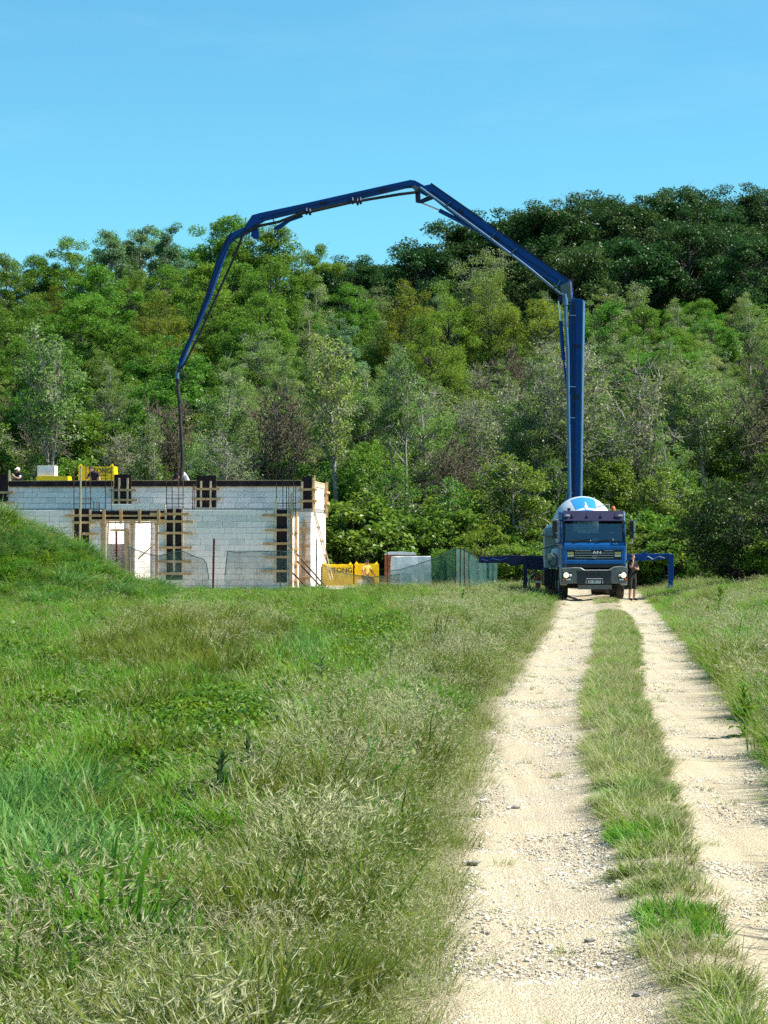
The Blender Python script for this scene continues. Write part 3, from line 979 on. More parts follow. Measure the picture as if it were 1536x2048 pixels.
# boom: lies in one upright plane from the turret to the roof of the building
B0 = Vector(((1152 - 768) / FPX * 94.0, 94.0, 0))
B1 = Vector(((357 - 768) / FPX * 98.0, 98.0, 0))
BU = (B1 - B0).normalized()
BN = Vector((BU.y, -BU.x, 0)).normalized()
if BN.y > 0:
    BN = -BN                                     # side of the boom that faces the camera
def bp(px, py, off=0.0):
    a = (px - 768) / FPX
    s = (a * B0.y - B0.x) / (BU.x - a * BU.y)
    p = B0 + BU * s
    p.z = CAM_H + (HOR - py) / FPX * p.y
    return p + BN * off - Vector((TX, TY, 0))
def boom_prism(name, pts, w, m, parent, off=0.0, bevel=0.012):
    bm = BM()
    prism(bm, [bp(x, y, off + w / 2) for x, y in pts], -BN * w)
    return obj(name, bm, m, parent, bevel=bevel)
def boom_tube(name, pts, r, m, parent, off, n=10):
    bm = BM()
    tube(bm, [bp(x, y, off) for x, y in pts], r, n)
    return obj(name, bm, m, parent, smooth=False)
# turret
bm = BM()
c = bp(1152, 1000)
lathe(bm, [(0, 0.62), (0.5, 0.62), (0.55, 0.45), (1.6, 0.36), (2.9, 0.34)], (c.x, c.y, 1.1), (0, 0, 1), 24)
obj('turret', bm, M['boom_blue'], truck)
# section one, upright
s1 = boom_prism('boom_section', [(1139, 1012), (1160.5, 1012), (1161, 960), (1163.5, 780), (1166, 640), (1166.5, 600), (1143, 597), (1138, 640), (1138.5, 780), (1139, 960)], 0.40, M['boom_blue'], truck)
boom_prism('back_plate', [(1160.5, 1000), (1163, 1000), (1168.5, 602), (1166, 602)], 0.47, M['pipe_blue'], s1, bevel=0)
boom_tube('delivery_pipe', [(1142, 1000), (1141, 940), (1139, 800), (1138, 700), (1134, 640), (1134, 600), (1132, 590)], 0.07, M['pipe_blue'], s1, 0.34)
boom_tube('pipe_collar', [(1133.5, 612), (1133, 598)], 0.11, M['pipe_blue'], s1, 0.34)
for y, x0, x1 in ((632, 1134, 1154), (774, 1138, 1153), (836, 1139, 1152), (986, 1141, 1147)):
    boom_tube('pipe_bracket', [(x0, y), (x1, y + 1)], 0.028, M['pipe_blue'], s1, 0.31, 6)
boom_tube('hydraulic_cylinder', [(1121, 642), (1127, 720)], 0.085, M['boom_blue'], s1, 0.0)
boom_tube('hydraulic_cylinder', [(1127, 720), (1137, 800)], 0.04, M['boom_blue'], s1, 0.0)
boom_tube('piston_rod', [(1118, 602), (1121, 642)], 0.035, M['chrome'], s1, 0.05)
boom_prism('link_plate', [(1114, 600), (1120, 592), (1146, 594), (1146, 606), (1122, 604)], 0.30, M['navy'], s1)
boom_tube('lift_cylinder', [(1137, 985), (1122, 1045)], 0.06, M['pipe_blue'], s1, 0.05)
boom_tube('hose_bundle', [(1138, 890), (1129, 905), (1127, 930), (1133, 945), (1138, 950)], 0.02, M['rubber'], s1, 0.1, 6)
boom_prism('boom_step', [(1121, 938), (1138, 934), (1138, 941), (1124, 944)], 0.12, M['navy'], s1)
# section two, falling from the crest to the top of section one
s2 = boom_prism('boom_section', [(847, 373), (864, 369), (905, 397), (1000, 466), (1080, 521), (1134, 557), (1142, 563), (1145, 597), (1135, 595), (1122, 576), (1060, 536), (1000, 497), (900, 425), (858, 391), (850, 386)], 0.34, M['boom_blue'], truck)
boom_prism('top_plate', [(863, 368.5), (864, 366.5), (1001, 462.5), (1140, 559.5), (1139, 562), (1000, 465)], 0.40, M['navy'], s2, bevel=0)
boom_prism('knuckle_plate', [(1122, 572), (1142, 563), (1145, 604), (1130, 606), (1124, 590)], 0.42, M['bumper'], s2)
boom_tube('delivery_pipe', [(843, 377), (900, 418), (982, 478), (1060, 537), (1122, 588), (1132, 592)], 0.052, M['pipe_blue'], s2, 0.24)
for x0, y0, x1, y1 in ((894, 413, 904, 405), (985, 478, 993, 467), (1024, 508, 1036, 498), (1115, 575, 1123, 561)):
    boom_tube('pipe_bracket', [(x0, y0), (x1, y1)], 0.028, M['pipe_blue'], s2, 0.25, 6)
boom_tube('hydraulic_cylinder', [(879, 421), (960, 463)], 0.095, M['boom_blue'], s2, 0.0)
boom_tube('piston_rod', [(838, 404), (880, 421)], 0.035, M['chrome'], s2, 0.0)
boom_prism('linkage', [(831, 386), (840, 385), (841, 400), (862, 390), (866, 398), (842, 407), (832, 405)], 0.16, M['navy'], s2)
# section three, rising to the crest
s3 = boom_prism('boom_section', [(506, 431), (520, 427), (600, 410), (700, 387.5), (822, 360.5), (832, 362), (850, 372), (866, 384), (852, 392), (836, 384), (824, 375.5), (812, 376), (700, 402), (600, 424), (530, 441), (516, 448), (506, 455), (496, 462), (490, 455)], 0.30, M['boom_blue'], truck)
boom_tube('delivery_pipe', [(497, 462), (520, 453), (560, 445), (601, 429), (622, 425), (700, 407), (740, 400), (800, 390), (832, 386), (845, 376)], 0.062, M['rubber'], s3, 0.18)
for x, y in ((615, 423), (622, 424), (707, 402), (717, 404), (723, 402)):
    bm = BM()
    p, q = bp(x, y - 6, 0.18), bp(x + 1, y + 8, 0.2)
    tube(bm, [p, (p + q) / 2 + BN * 0.05, q], [0.03, 0.08, 0.04], 8)
    obj('pipe_clamp', bm, M['navy'], s3)
boom_prism('linkage', [(504, 452), (514, 446), (519, 474), (511, 479), (503, 474)], 0.14, M['boom_blue'], s3)
boom_prism('linkage', [(548, 456), (556, 450), (590, 432), (602, 424), (606, 434), (580, 443), (560, 458), (550, 461)], 0.12, M['boom_blue'], s3)
boom_tube('piston_rod', [(512, 473), (552, 458)], 0.025, M['chrome'], s3, 0.0)
boom_tube('pipe_bracket', [(547, 436), (551, 446)], 0.028, M['navy'], s3, 0.15, 6)
boom_prism('pin_bracket', [(834, 385), (824, 375), (832, 372), (846, 380)], 0.36, M['bumper'], s3)
# section four, hanging down to the elbow
s4 = boom_prism('boom_section', [(499, 452), (506, 456), (498, 466), (472, 477), (458, 490), (443.5, 530), (421.5, 594), (396, 654), (376, 698), (360.5, 741), (356, 741), (360, 722), (388, 660), (414, 592), (436, 520), (452, 482), (464, 467), (480, 459)], 0.24, M['boom_blue'], truck)
boom_prism('edge_plate', [(463, 466), (465, 468), (437, 522), (415, 594), (389, 662), (361, 724), (359, 722), (387, 660), (413, 592), (435, 520), (451, 482)], 0.29, M['navy'], s4, bevel=0)
boom_tube('delivery_pipe', [(497, 462), (488, 470), (472, 512), (438, 588), (405, 662), (372, 728), (358, 744)], 0.05, M['rubber'], s4, 0.16)
for x, y in ((480, 487), (431, 592), (392, 684)):
    boom_tube('pipe_bracket', [(x - 9, y - 4), (x + 4, y + 2)], 0.03, M['navy'], s4, 0.13, 6)
# thin hydraulic lines and bolted plates along the arms
for sec, pts, off in ((s1, [(1150, 1000), (1151, 900), (1151.5, 780), (1152, 660), (1150, 604)], 0.22), (s1, [(1147, 1000), (1148, 900), (1148, 780), (1147, 660), (1146, 604)], 0.22),
                      (s2, [(862, 383), (930, 431), (1000, 482), (1080, 537), (1130, 571)], 0.19), (s3, [(520, 439), (600, 418), (700, 396), (800, 373), (836, 374)], 0.17), (s4, [(494, 460), (468, 478), (444, 524), (420, 592), (394, 656), (366, 724)], 0.14)):
    boom_tube('hydraulic_line', pts, 0.014, M['black'], sec, off, 5)
for sec, pts, off in ((s1, [(1148, 790), (1160, 790), (1160, 800), (1148, 800)], 0.205), (s1, [(1146, 690), (1162, 690), (1162, 697), (1146, 697)], 0.205), (s2, [(990, 470), (1002, 478), (998, 486), (986, 478)], 0.175), (s2, [(920, 417), (930, 424), (927, 431), (916, 424)], 0.175), (s3, [(640, 406), (655, 403), (656, 409), (641, 412)], 0.155), (s3, [(760, 379), (775, 375), (776, 382), (761, 386)], 0.155)):
    boom_prism('bolted_plate', pts, 0.02, M['navy'], sec, off, 0)
# elbow and end hose
boom_tube('elbow', [(362, 738), (356, 742), (355, 752), (356, 762)], [0.06, 0.09, 0.085, 0.08], M['pipe_blue'], s4, 0.05, 12)
boom_tube('hose_coupling', [(356, 758), (356.5, 767)], 0.10, M['black'], s4, 0.05, 12)
eh = boom_tube('end_hose', [(356.5, 766), (357.5, 790), (360, 810), (362, 850), (365, 900), (365.5, 920), (364, 940), (362, 962)], 0.075, M['rubber'], truck, 0.05, 12)
boom_tube('hose_clamp', [(359.4, 800), (360.2, 806)], 0.085, M['black'], eh, 0.05, 12)

# ---------------------------------------------------------------- the building shell
BO = Vector((-3.96, 95.0, 0.1))
TH = R(4.5)
CT, ST = math.cos(TH), math.sin(TH)
house = thing('block_building', 'unfinished white block building with a raised knee wall, wooden formwork and an open doorway', 'building', BO, -TH)
def bl(px, py, yl):
    """photo pixel on the building-local plane y = yl -> local x, z"""
    a = (px - 768) / FPX
    x = (a * (BO.y + CT * yl) - BO.x - ST * yl) / (CT + a * ST)
    Yw = BO.y - ST * x + CT * yl
    return x, CAM_H + (HOR - py) / FPX * Yw - BO.z
def b_world(x, y, z):
    return Vector((BO.x + CT * x + ST * y, BO.y - ST * x + CT * y, BO.z + z))

BH, BLN = 0.2435, 0.62
block_cache = {}
brng = random.Random(11)
def block_mesh(l, h, t, m='block'):
    k = (round(l, 2), round(h, 3), round(t, 2), m)
    if k not in block_cache:
        bm = BM()
        box(bm, -l / 2, l / 2, -t / 2, t / 2, -h / 2, h / 2)
        bmesh.ops.bevel(bm, geom=list(bm.edges), offset=0.006, segments=1, affect='EDGES')
        bmesh.ops.recalc_face_normals(bm, faces=bm.faces)
        me = bpy.data.meshes.new('block')
        bm.to_mesh(me)
        bm.free()
        me.materials.append(M[m])
        block_cache[k] = me
    return block_cache[k]

def block_wall(p, u, length, z0, rows, thick, holes=(), start=0.0, bevel=0, single=False):
    """p: local corner, u: local unit direction, n = outward normal to the right of u; holes: (a0, a1, z0, z1)"""
    u = Vector(u)
    n = Vector((u.y, -u.x, 0))
    core, specs = BM(), []
    for r in range(rows):
        za, zb = z0 + r * BH, z0 + (r + 1) * BH
        spans = [(0.0, length)]
        for h in holes:
            if za < h[3] - 0.05 and zb > h[2] + 0.05:
                ns = []
                for a, b in spans:
                    if h[0] > a: ns.append((a, min(b, h[0])))
                    if h[1] < b: ns.append((max(a, h[1]), b))
                spans = [s for s in ns if s[1] - s[0] > 0.05]
        for a, b in spans:
            c = Vector(p) + u * ((a + b) / 2)
            hl = (b - a) / 2 - 0.012
            q = [c + u * (sx * hl) + n * (-0.012 - (0 if sy else thick - 0.024)) for sx, sy in ((-1, 1), (1, 1), (1, 0), (-1, 0))]
            prism(core, [Vector((v.x, v.y, za + 0.002)) for v in q], Vector((0, 0, BH - 0.004)))
            off = (0.0 if r % 2 == 0 else BLN / 2) + start + brng.choice((0, 0, 0.09, -0.11, 0.2))
            x = a - (off % BLN)
            while x < b - 0.02:
                step = BLN if brng.random() < 0.9 else brng.choice((0.31, 0.42))
                xa, xb = max(x, a), min(x + step, b)
                if xb - xa > 0.04:
                    specs.append((Vector(p) + u * ((xa + xb) / 2), xb - xa, (za + zb) / 2))
                x += step
    w = obj('wall', core, M['mortar'], house)
    ang = math.atan2(u.y, u.x)
    for c, l, z in specs:
        gap = brng.choice((0.006, 0.008, 0.010, 0.013)) if brng.random() < 0.92 else 0.02
        o = bpy.data.objects.new('block', block_mesh(max(0.03, l - gap), BH - brng.choice((0.006, 0.010, 0.013)), thick, 'block' if brng.random() < 0.72 else 'block_grey'))
        link(o, w)
        o.location = (c.x - n.x * (thick / 2 - brng.uniform(-0.003, 0.005)), c.y - n.y * (thick / 2 - brng.uniform(-0.003, 0.005)), z)
        o.rotation_euler = (0, 0, ang)
    return w

T = 0.25
# front wall of the lower storey (local y = 0), doorway opening
xl = bl(-60, 1100, 0)[0]
d0, d1 = bl(201, 1100, 0)[0], bl(317, 1100, 0)[0]
dz = bl(250, 1046, 0)[1]
block_wall((xl, 0, 0), (1, 0, 0), -xl - 0.03, 0, 14, T, [(d0 - xl, d1 - xl, -1, 3.5)])
# side pier behind the corner, the recessed rear wall and the long right-hand wall
block_wall((0.0, T + 0.75, 0), (0, 1, 0), 0.9, 0, 13, T)
block_wall((0.0, T + 2.55, 0), (0, 1, 0), 0.75, 0, 13, T)
block_wall((xl, 4.5, 0), (1, 0, 0), -xl + 0.42, 0, 14, T)
block_wall((0.42, 4.76, 0), (0, 1, 0), 5.9, 0, 14, T, [(1.6, 2.3, 0.0, 2.2)], start=0.2)
block_wall((xl, 10.4, 0), (1, 0, 0), 0.5, 0, 14, T)
# cross walls seen through the doorway
for px in (214, 269):
    block_wall((bl(px, 1100, 0.6)[0], 0.6, 0), (0, 1, 0), 3.8, 0, 13, 0.2)
# pale sheet added behind the grass to bounce sunlight onto the front wall
bm = BM()
q_ = [b_world(x, y, 0) for x, y in ((xl, -4.2), (3.5, -3.4), (4.5, 12.0), (0.7, 12.0), (0.7, 0.4), (0.3, -0.02), (xl, -0.02))]
M['bounce_sand'] = mat('bounce_sheet_sand', (0.52, 0.46, 0.36), 0.95, var=0.15, scale=2, bump=0.4, dirt=(0.33, 0.28, 0.21), dirt_amt=0.6)
bm.faces.new([bm.verts.new((v.x, v.y, 0.19)) for v in q_])
tag(obj('bounce_sheet', bm, M['bounce_sand']), kind='structure')
obj('ground_slab', boxm(xl, -0.3, 0.28, 4.45, -0.08, 0.03), M['concrete'], house)
# slab and knee wall
ux1 = 0.47
obj('floor_slab', boxm(xl, 0.45, 4.42, 10.7, 3.412, 3.53), M['concrete'], house)
obj('screed', boxm(xl + 0.3, 0.18, 4.72, 10.3, 3.531, 3.70), M['concrete'], house)
xk = bl(-60, 990, 4.44)[0]
block_wall((xk, 4.44, 3.535), (1, 0, 0), ux1 - xk - 0.02, 3.535, 4, T)
block_wall((ux1, 4.70, 3.535), (0, 1, 0), 5.75, 3.535, 4, T, start=0.3)
# loose course of blocks above the lintel
a0, a1 = bl(212, 1011, -0.02)[0], bl(331, 1011, -0.02)[0]
block_wall((a0, -0.01, 3.42), (1, 0, 0), a1 - a0, 3.42, 1, T)

# ---- formwork: each is its own thing standing against the wall
def formwork(label, yl, panel, planks, uprights, group='column formwork'):
    x0, z1 = bl(panel[0], panel[2], yl)
    x1, z0 = bl(panel[1], panel[3], yl)
    z0 = max(z0, 0.02)
    xm = (x0 + x1) / 2
    f = thing('column_formwork', label, 'formwork', b_world(xm, yl, z0), -TH, group)
    def loc(x, z):
        return x - xm, z - z0
    obj('panel', boxm(x0 - xm, x1 - xm, 0.0, 0.02, 0, z1 - z0), M['film_ply'], f)
    for py, pa, pb in planks:
        a, z = bl(pa, py, yl - 0.1)
        b, _ = bl(pb, py, yl - 0.1)
        a, z = loc(a, z)
        b = b - xm
        obj('plank', boxm(a, b, -0.105, -0.052, z - 0.05, z + 0.05), M['timber'], f)
    for px, pa, pb in uprights:
        a, zt = bl(px, pa, yl - 0.05)
        _, zb = bl(px, pb, yl - 0.05)
        a, zt = loc(a, zt)
        zb = max(zb - z0, -z0 + 0.02)
        obj('batten', boxm(a - 0.04, a + 0.04, -0.05, -0.002, zb, zt), M['timber_pale'], f)
    return f
YU = 4.40
formwork('dark formwork panel at the left end of the knee wall, cut by the frame', YU, (-16, 16, 950, 1004), [(985, -20, 28), (1006, -20, 31)], [(18, 940, 962), (-6, 955, 1004)])
formwork('dark formwork panel on the knee wall, right of the yellow roof pallet', YU, (228, 262, 949, 1013), [(980, 219, 272), (1000, 226, 275)], [(238, 956, 1013), (255, 956, 1013), (226, 988, 1012)])
formwork('dark formwork panel on the knee wall, right of the hanging hose', YU, (393, 432, 951, 1015), [(978, 385, 440), (998, 385, 442)], [(402, 962, 1015), (421, 962, 1015)])
formwork('dark formwork panel at the right corner of the knee wall', YU, (603, 624, 953, 1017), [(979, 596, 633), (1002, 596, 633)], [(604, 963, 1022), (626, 960, 1012)])
YF = -0.03
formwork('dark formwork panel on the front wall, left of the doorway', YF, (147, 181, 1017, 1090), [(1031, 130, 200), (1045, 145, 190), (1067, 165, 196)], [(160, 1017, 1090), (180, 1019, 1090), (146, 1019, 1090)])
formwork('tall dark formwork panel on the front wall, right of the doorway', YF, (332, 365, 1018, 1160), [(1028, 300, 379), (1043, 316, 387), (1066, 316, 386), (1095, 318, 384), (1123, 316, 384), (1147, 316, 384)], [(331, 1018, 1150), (348, 1018, 1150), (365, 1018, 1150)])
formwork('tall dark formwork panel at the right front corner of the building', YF, (553, 574, 1019, 1165), [(1030, 524, 580), (1060, 530, 579), (1087, 526, 579), (1114, 528, 579), (1142, 522, 579)], [(551, 998, 1165)])

# formwork on the right side (along local y)
def side_formwork(label, x, y0, y1, z0, z1, zs, ups):
    f = thing('column_formwork', label, 'formwork', b_world(x, (y0 + y1) / 2, z0), -TH, 'column formwork')
    w = (y1 - y0) / 2
    obj('panel', boxm(0, 0.02, -w, w, 0, z1 - z0), M['timber_pale'], f)
    for z in zs:
        obj('plank', boxm(0.075, 0.125, -w - 0.25, w + 0.3, z - 0.05, z + 0.05), M['timber'], f)
    for u in ups:
        obj('batten', boxm(0.022, 0.072, u - 0.04, u + 0.04, -0.02 if z0 < 0.1 else -0.3, z1 - z0 + 0.12), M['timber'], f)
    return f
side_formwork('pale board formwork on the sunlit side of the front corner', 0.01, 0.02, 0.42, 0.02, 3.40, [0.4, 1.1, 1.75, 2.4, 3.1], [-0.12, 0.16])
side_formwork('brown timber formwork between the white piers of the right side', 0.01, 1.95, 2.45, 0.02, 3.25, [0.4, 1.1, 1.75, 2.5], [-0.15, 0.15])
side_formwork('timber formwork frame at the far right corner of the knee wall', 0.50, 9.6, 10.3, 3.50, 4.72, [0.35, 0.85], [-0.3, 0.3])
side_formwork('short timber formwork round the near corner of the knee wall', 0.50, 4.46, 4.86, 3.50, 4.86, [0.35, 0.85], [-0.1, 0.14])
# recessed corner: brown boards in the shade
f = thing('board_formwork', 'brown upright boards in the shaded recess beside the bright side wall', 'formwork', b_world(0.2, 4.46, 0), -TH)
obj('board', boxm(-0.14, 0.0, -0.06, 0.0, 0, 3.05), M['timber'], f)
for z in (0.5, 1.2, 1.9, 2.6):
    obj('plank', boxm(-0.2, 0.2, -0.11, -0.062, z - 0.05, z + 0.05), M['timber'], f)

# ring beam formwork along the knee wall
def ring(label, p, u, length, zb, h):
    r = thing('beam_formwork', label, 'formwork', b_world(p[0], p[1], zb), -TH + math.atan2(u[1], u[0]), 'ring beam formwork')
    obj('board', boxm(0, length, -0.055, -0.03, 0, h), M['film_ply'], r)
    obj('top_edge', boxm(0, length, -0.062, 0.0, h + 0.001, h + 0.03), M['timber'], r)
    obj('ledger', boxm(0, length, -0.085, -0.056, -0.035, -0.002), M['timber'], r)
    return r
zt = 3.535 + 4 * BH
gx0 = bl(18, 965, YU)[0]
gx1 = bl(227, 965, YU)[0]
ring('black edge board along the top of the knee wall, left stretch', (gx0, 4.44), (1, 0), gx1 - gx0, zt, 0.24)
gx0 = bl(263, 965, YU)[0]
gx1 = bl(392, 965, YU)[0]
ring('black edge board along the top of the knee wall, middle stretch', (gx0, 4.44), (1, 0), gx1 - gx0, zt, 0.24)
gx0 = bl(433, 965, YU)[0]
gx1 = bl(602, 965, YU)[0]
ring('black edge board along the top of the knee wall, right stretch', (gx0, 4.44), (1, 0), gx1 - gx0, zt, 0.24)
r = thing('beam_formwork', 'pale sunlit edge board on the short right side of the knee wall', 'formwork', b_world(ux1, 4.95, zt), -TH, 'ring beam formwork')
obj('board', boxm(0.0, 0.03, 0, 4.6, 0, 0.2), M['timber_pale'], r)
obj('top_edge', boxm(-0.05, 0.05, 0, 4.6, 0.201, 0.24), M['timber_pale'], r)

# lintel formwork over the doorway
lx0, lz1 = bl(182, 1021, YF)
lx1, lz0 = bl(330, 1040, YF)
lf = thing('lintel_formwork', 'black board lintel formwork with wooden clamps over the doorway', 'formwork', b_world((lx0 + lx1) / 2, YF, lz0), -TH)
xm = (lx0 + lx1) / 2
obj('panel', boxm(lx0 - xm, lx1 - xm, 0.0, 0.022, 0, lz1 - lz0 - 0.02), M['film_ply'], lf)
for py in (1031.5, 1040.5, 1045):
    z = bl(250, py, YF)[1] - lz0
    obj('plank', boxm(lx0 - xm - (0.0 if py < 1044 else -0.4), lx1 - xm, -0.10, -0.05, z - 0.035, z + 0.035), M['timber'], lf)
for px in (209, 243, 280, 318):
    x = bl(px, 1030, YF)[0] - xm
    obj('clamp', boxm(x - 0.06, x + 0.06, -0.152, -0.102, -0.16, lz1 - lz0 + 0.05), M['timber'], lf)
z = bl(250, 1046, YF)[1] - lz0
obj('soffit', boxm(d0 - xm + 0.02, d1 - xm - 0.02, 0.024, T, -0.05, -0.002), M['timber'], lf)

# timber props in the doorway
def prop(label, px, py, w=0.1, yl=0.12, m='timber', grp='doorway props', name='timber_prop'):
    x, zt_ = bl(px, py, yl)
    p = thing(name, label, 'prop', b_world(x, yl, 0), -TH, grp)
    obj('post', boxm(-w / 2, w / 2, -0.05, 0.05, 0.0, zt_), M[m], p)
    obj('head', boxm(-w, w, -0.06, 0.06, zt_ + 0.001, zt_ + 0.06), M[m], p)
    return p
prop('brown timber prop at the left edge of the doorway', 204, 1050)
prop('pale timber prop beside the wooden frame in the doorway', 211, 1052, 0.06, 0.3, 'timber_pale')
prop('brown timber prop in the middle of the doorway', 264, 1050)
prop('brown timber prop at the right edge of the doorway', 313, 1050)
fx0, fz = bl(212, 1058, 1.2)
fx1, _ = bl(256, 1058, 1.2)
df = thing('door_frame', 'pale wooden door frame standing inside the doorway', 'door frame', b_world((fx0 + fx1) / 2, 1.2, 0), -TH)
hw = (fx1 - fx0) / 2
obj('lintel', boxm(-hw - 0.05, hw + 0.05, -0.05, 0.05, fz - 0.1, fz), M['timber_pale'], df)
obj('jamb', boxm(hw - 0.14, hw + 0.05, -0.05, 0.05, 0, fz - 0.102), M['timber_pale'], df)
obj('jamb', boxm(-hw - 0.05, -hw + 0.02, -0.05, 0.05, 0, fz - 0.102), M['timber_pale'], df)
# one-piece steel and timber sticks
def stick(name, label, cat, p, q, w, d, m, group=None):
    bm = BM()
    c = Vector(p)
    bar(bm, Vector((0, 0, 0)), Vector(q) - c, w, d)
    o = obj(name, bm, M[m], None)
    o.location = c
    return tag(o, label, cat, group)
def bw_px(px, py, yl):
    x, z = bl(px, py, yl)
    return b_world(x, yl, z)
stick('steel_prop', 'thin red steel prop inside the left half of the doorway', 'prop', bw_px(233, 1170, 2.5), bw_px(233, 1061, 2.5), 0.07, 0.07, 'rust_red')
stick('diagonal_brace', 'timber brace slanting across the right half of the doorway', 'brace', bw_px(276, 1118, 0.0), bw_px(309, 1088, 0.0), 0.06, 0.05, 'timber')
stick('steel_post', 'red steel post standing in front of the white wall between the nets', 'post', at(426, 1180, 90.5), at(428, 1077, 90.5), 0.08, 0.08, 'rust_red')
stick('timber_pole', 'thin pale pole standing upright by the left rebar cage', 'pole', bw_px(161, 1090, -0.2), bw_px(161.5, 936, -0.2), 0.05, 0.05, 'timber_pale')
# ladder-like raking brace at the right side
rb = thing('raking_shore', 'pair of pale timbers leaning against the bright right side wall', 'brace', b_world(1.6, 5.0, 0.0))
top = bw_px(624, 1006, 4.6) - rb.location
bot = bw_px(664, 1160, 3.8) - rb.location
for k in (-0.06, 0.06):
    bm = BM()
    bar(bm, bot + Vector((k, 0, 0)), top + Vector((k * 0.4, 0, 0)), 0.05, 0.08)
    obj('rail', bm, M['timber_pale'], rb)
for t_ in (0.15, 0.32, 0.5, 0.68):
    c = bot.lerp(top, t_)
    obj('cleat', boxm(c.x - 0.09, c.x + 0.09, c.y - 0.1, c.y - 0.06, c.z - 0.05, c.z + 0.05), M['timber_pale'], rb)
for k, (a, b, lab) in enumerate((((594, 1108), (650, 1172), 'upper dark steel brace slanting down beside the front corner'), ((594, 1122), (640, 1172), 'middle dark steel brace slanting down beside the front corner'), ((584, 1145), (612, 1172), 'short low steel brace at the foot of the front corner'))):
    stick('steel_brace', lab, 'brace', bw_px(b[0], b[1], 0.2), bw_px(a[0], a[1], 0.9), 0.05, 0.05, 'rebar', 'corner braces')
stick('timber_upright', 'tall brown timber upright beside the front corner formwork', 'timber', bw_px(583, 1172, 0.1), bw_px(583, 986, 0.1), 0.09, 0.06, 'timber', 'corner uprights')
stick('timber_upright', 'thin brown upright between the sunlit side strips', 'timber', bw_px(600, 1172, 0.6), bw_px(600, 1050, 0.6), 0.06, 0.06, 'timber', 'corner uprights')
stick('steel_stake', 'short thin stake in the grass below the corner formwork', 'stake', at(560, 1185, 91), at(561, 1148, 91), 0.03, 0.03, 'rebar')

# rebar cages
def cage(label, pxs, py0, py1, yl, stirrups, tops=None):
    x0, _ = bl(pxs[0], py1, yl)
    x1, _ = bl(pxs[-1], py1, yl)
    _, zb = bl(pxs[0], py1, yl)
    xm = (x0 + x1) / 2
    c = thing('rebar_cage', label, 'rebar', b_world(xm, yl, zb), -TH, 'column rebar cages')
    for i, px in enumerate(pxs):
        x, zt_ = bl(px, (tops or {}).get(px, py0), yl)
        bm = BM()
        yy = 0.0 if i in (0, len(pxs) - 1) else 0.16
        lean = 0.03 * math.sin(px)
        tube(bm, [(x - xm, yy, -0.3), (x - xm + lean * 0.3, yy, (zt_ - zb) * 0.6), (x - xm + lean, yy + 0.02, zt_ - zb)], 0.018, 6)
        obj('bar', bm, M['rebar'], c)
    for py in stirrups:
        _, z = bl(pxs[0], py, yl)
        bm = BM()
        a, b = x0 - xm - 0.02, x1 - xm + 0.02
        for p, q in (((a, -0.02), (b, -0.02)), ((b, -0.02), (b, 0.18)), ((b, 0.18), (a, 0.18)), ((a, 0.18), (a, -0.02))):
            tube(bm, [(p[0], p[1], z - zb), (q[0], q[1], z - zb + 0.01)], 0.011, 5)
        obj('stirrup', bm, M['rebar'], c)
cage('rebar cage rising above the column left of the doorway', (148, 158, 170, 181), 930, 1018, 0.0, (998, 1008))
cage('rebar cage rising above the column right of the doorway', (333, 343, 356, 366), 925, 1018, 0.0, (990, 998, 1008, 1014))
cage('brown rebar cage rising above the right front corner', (553, 565, 572, 577, 586, 591), 935, 1020, 0.25, (1007, 1012), {572: 945, 591: 970})
cage('single pair of thin rebar rods left of the knee wall formwork', (211, 223), 930, 1022, 0.0, ())
cage('cluster of short rebar ends over the left of the lintel', (188, 193, 198), 1003, 1022, 0.0, ())
cage('pair of thin rods beside the knee wall formwork by the hose', (385, 389), 968, 1012, 3.0, ())

# ---- block pallets and stacks
def film_stack(name, label, cat, c, w, d, h, m, rz=-TH, ears=True, seed=1, group=None, slump=0.03):
    rg = random.Random(seed)
    s = thing(name, label, cat, c, rz, group)
    bm = BM()
    n = 6
    nzv = 4
    pts = []
    def ring_pts(z, inset):
        out = []
        for (ax, ay), (bx, by) in zip(((-w, -d), (w, -d), (w, d), (-w, d)), ((w, -d), (w, d), (-w, d), (-w, -d))):
            for k in range(n):
                t_ = k / n
                x, y = (ax + (bx - ax) * t_) / 2, (ay + (by - ay) * t_) / 2
                f_ = 1 - inset - rg.uniform(0, slump)
                out.append(bm.verts.new((x * f_, y * f_, z + (rg.uniform(-slump, slump) * 0.5 if z > 0.2 else 0))))
        return out
    rings = [ring_pts(0.12 + (h - 0.12) * i / nzv, 0.0 if i < nzv else 0.03) for i in range(nzv + 1)]
    for a, b in zip(rings, rings[1:]):
        for k in range(len(a)):
            bm.faces.new((a[k], a[(k + 1) % len(a)], b[(k + 1) % len(a)], b[k]))
    bm.faces.new(rings[-1])
    bm.faces.new(rings[0][::-1])
    if ears:
        for sx in (-1, 1):
            x = sx * (w / 2 - 0.12)
            prism(bm, [Vector((x - 0.14, -d / 2 + 0.03, h - 0.05)), Vector((x + 0.12, -d / 2 + 0.03, h - 0.05)), Vector((x + 0.02 * sx, -d / 2 + 0.1, h + 0.13))], Vector((0, 0.12, -0.02)))
    obj('wrapped_stack', bm, M[m], s)
    for k in (-1, 0, 1):
        obj('pallet_runner', boxm(k * (w / 2 - 0.06) - 0.05, k * (w / 2 - 0.06) + 0.05, -d / 2, d / 2, 0, 0.12), M['timber'], s)
    return s
def stack_at(px0, px1, py0, py1, Y):
    a, b = at(px0, py1, Y), at(px1, py0, Y)
    return Vector(((a.x + b.x) / 2, Y, a.z)), b.x - a.x, b.z - a.z
SLAB = BO.z + 3.70
c, w, h = stack_at(158, 231, 933, 978, 103.5)
c.z = SLAB
h = at(0, 933, 103.5).z - SLAB
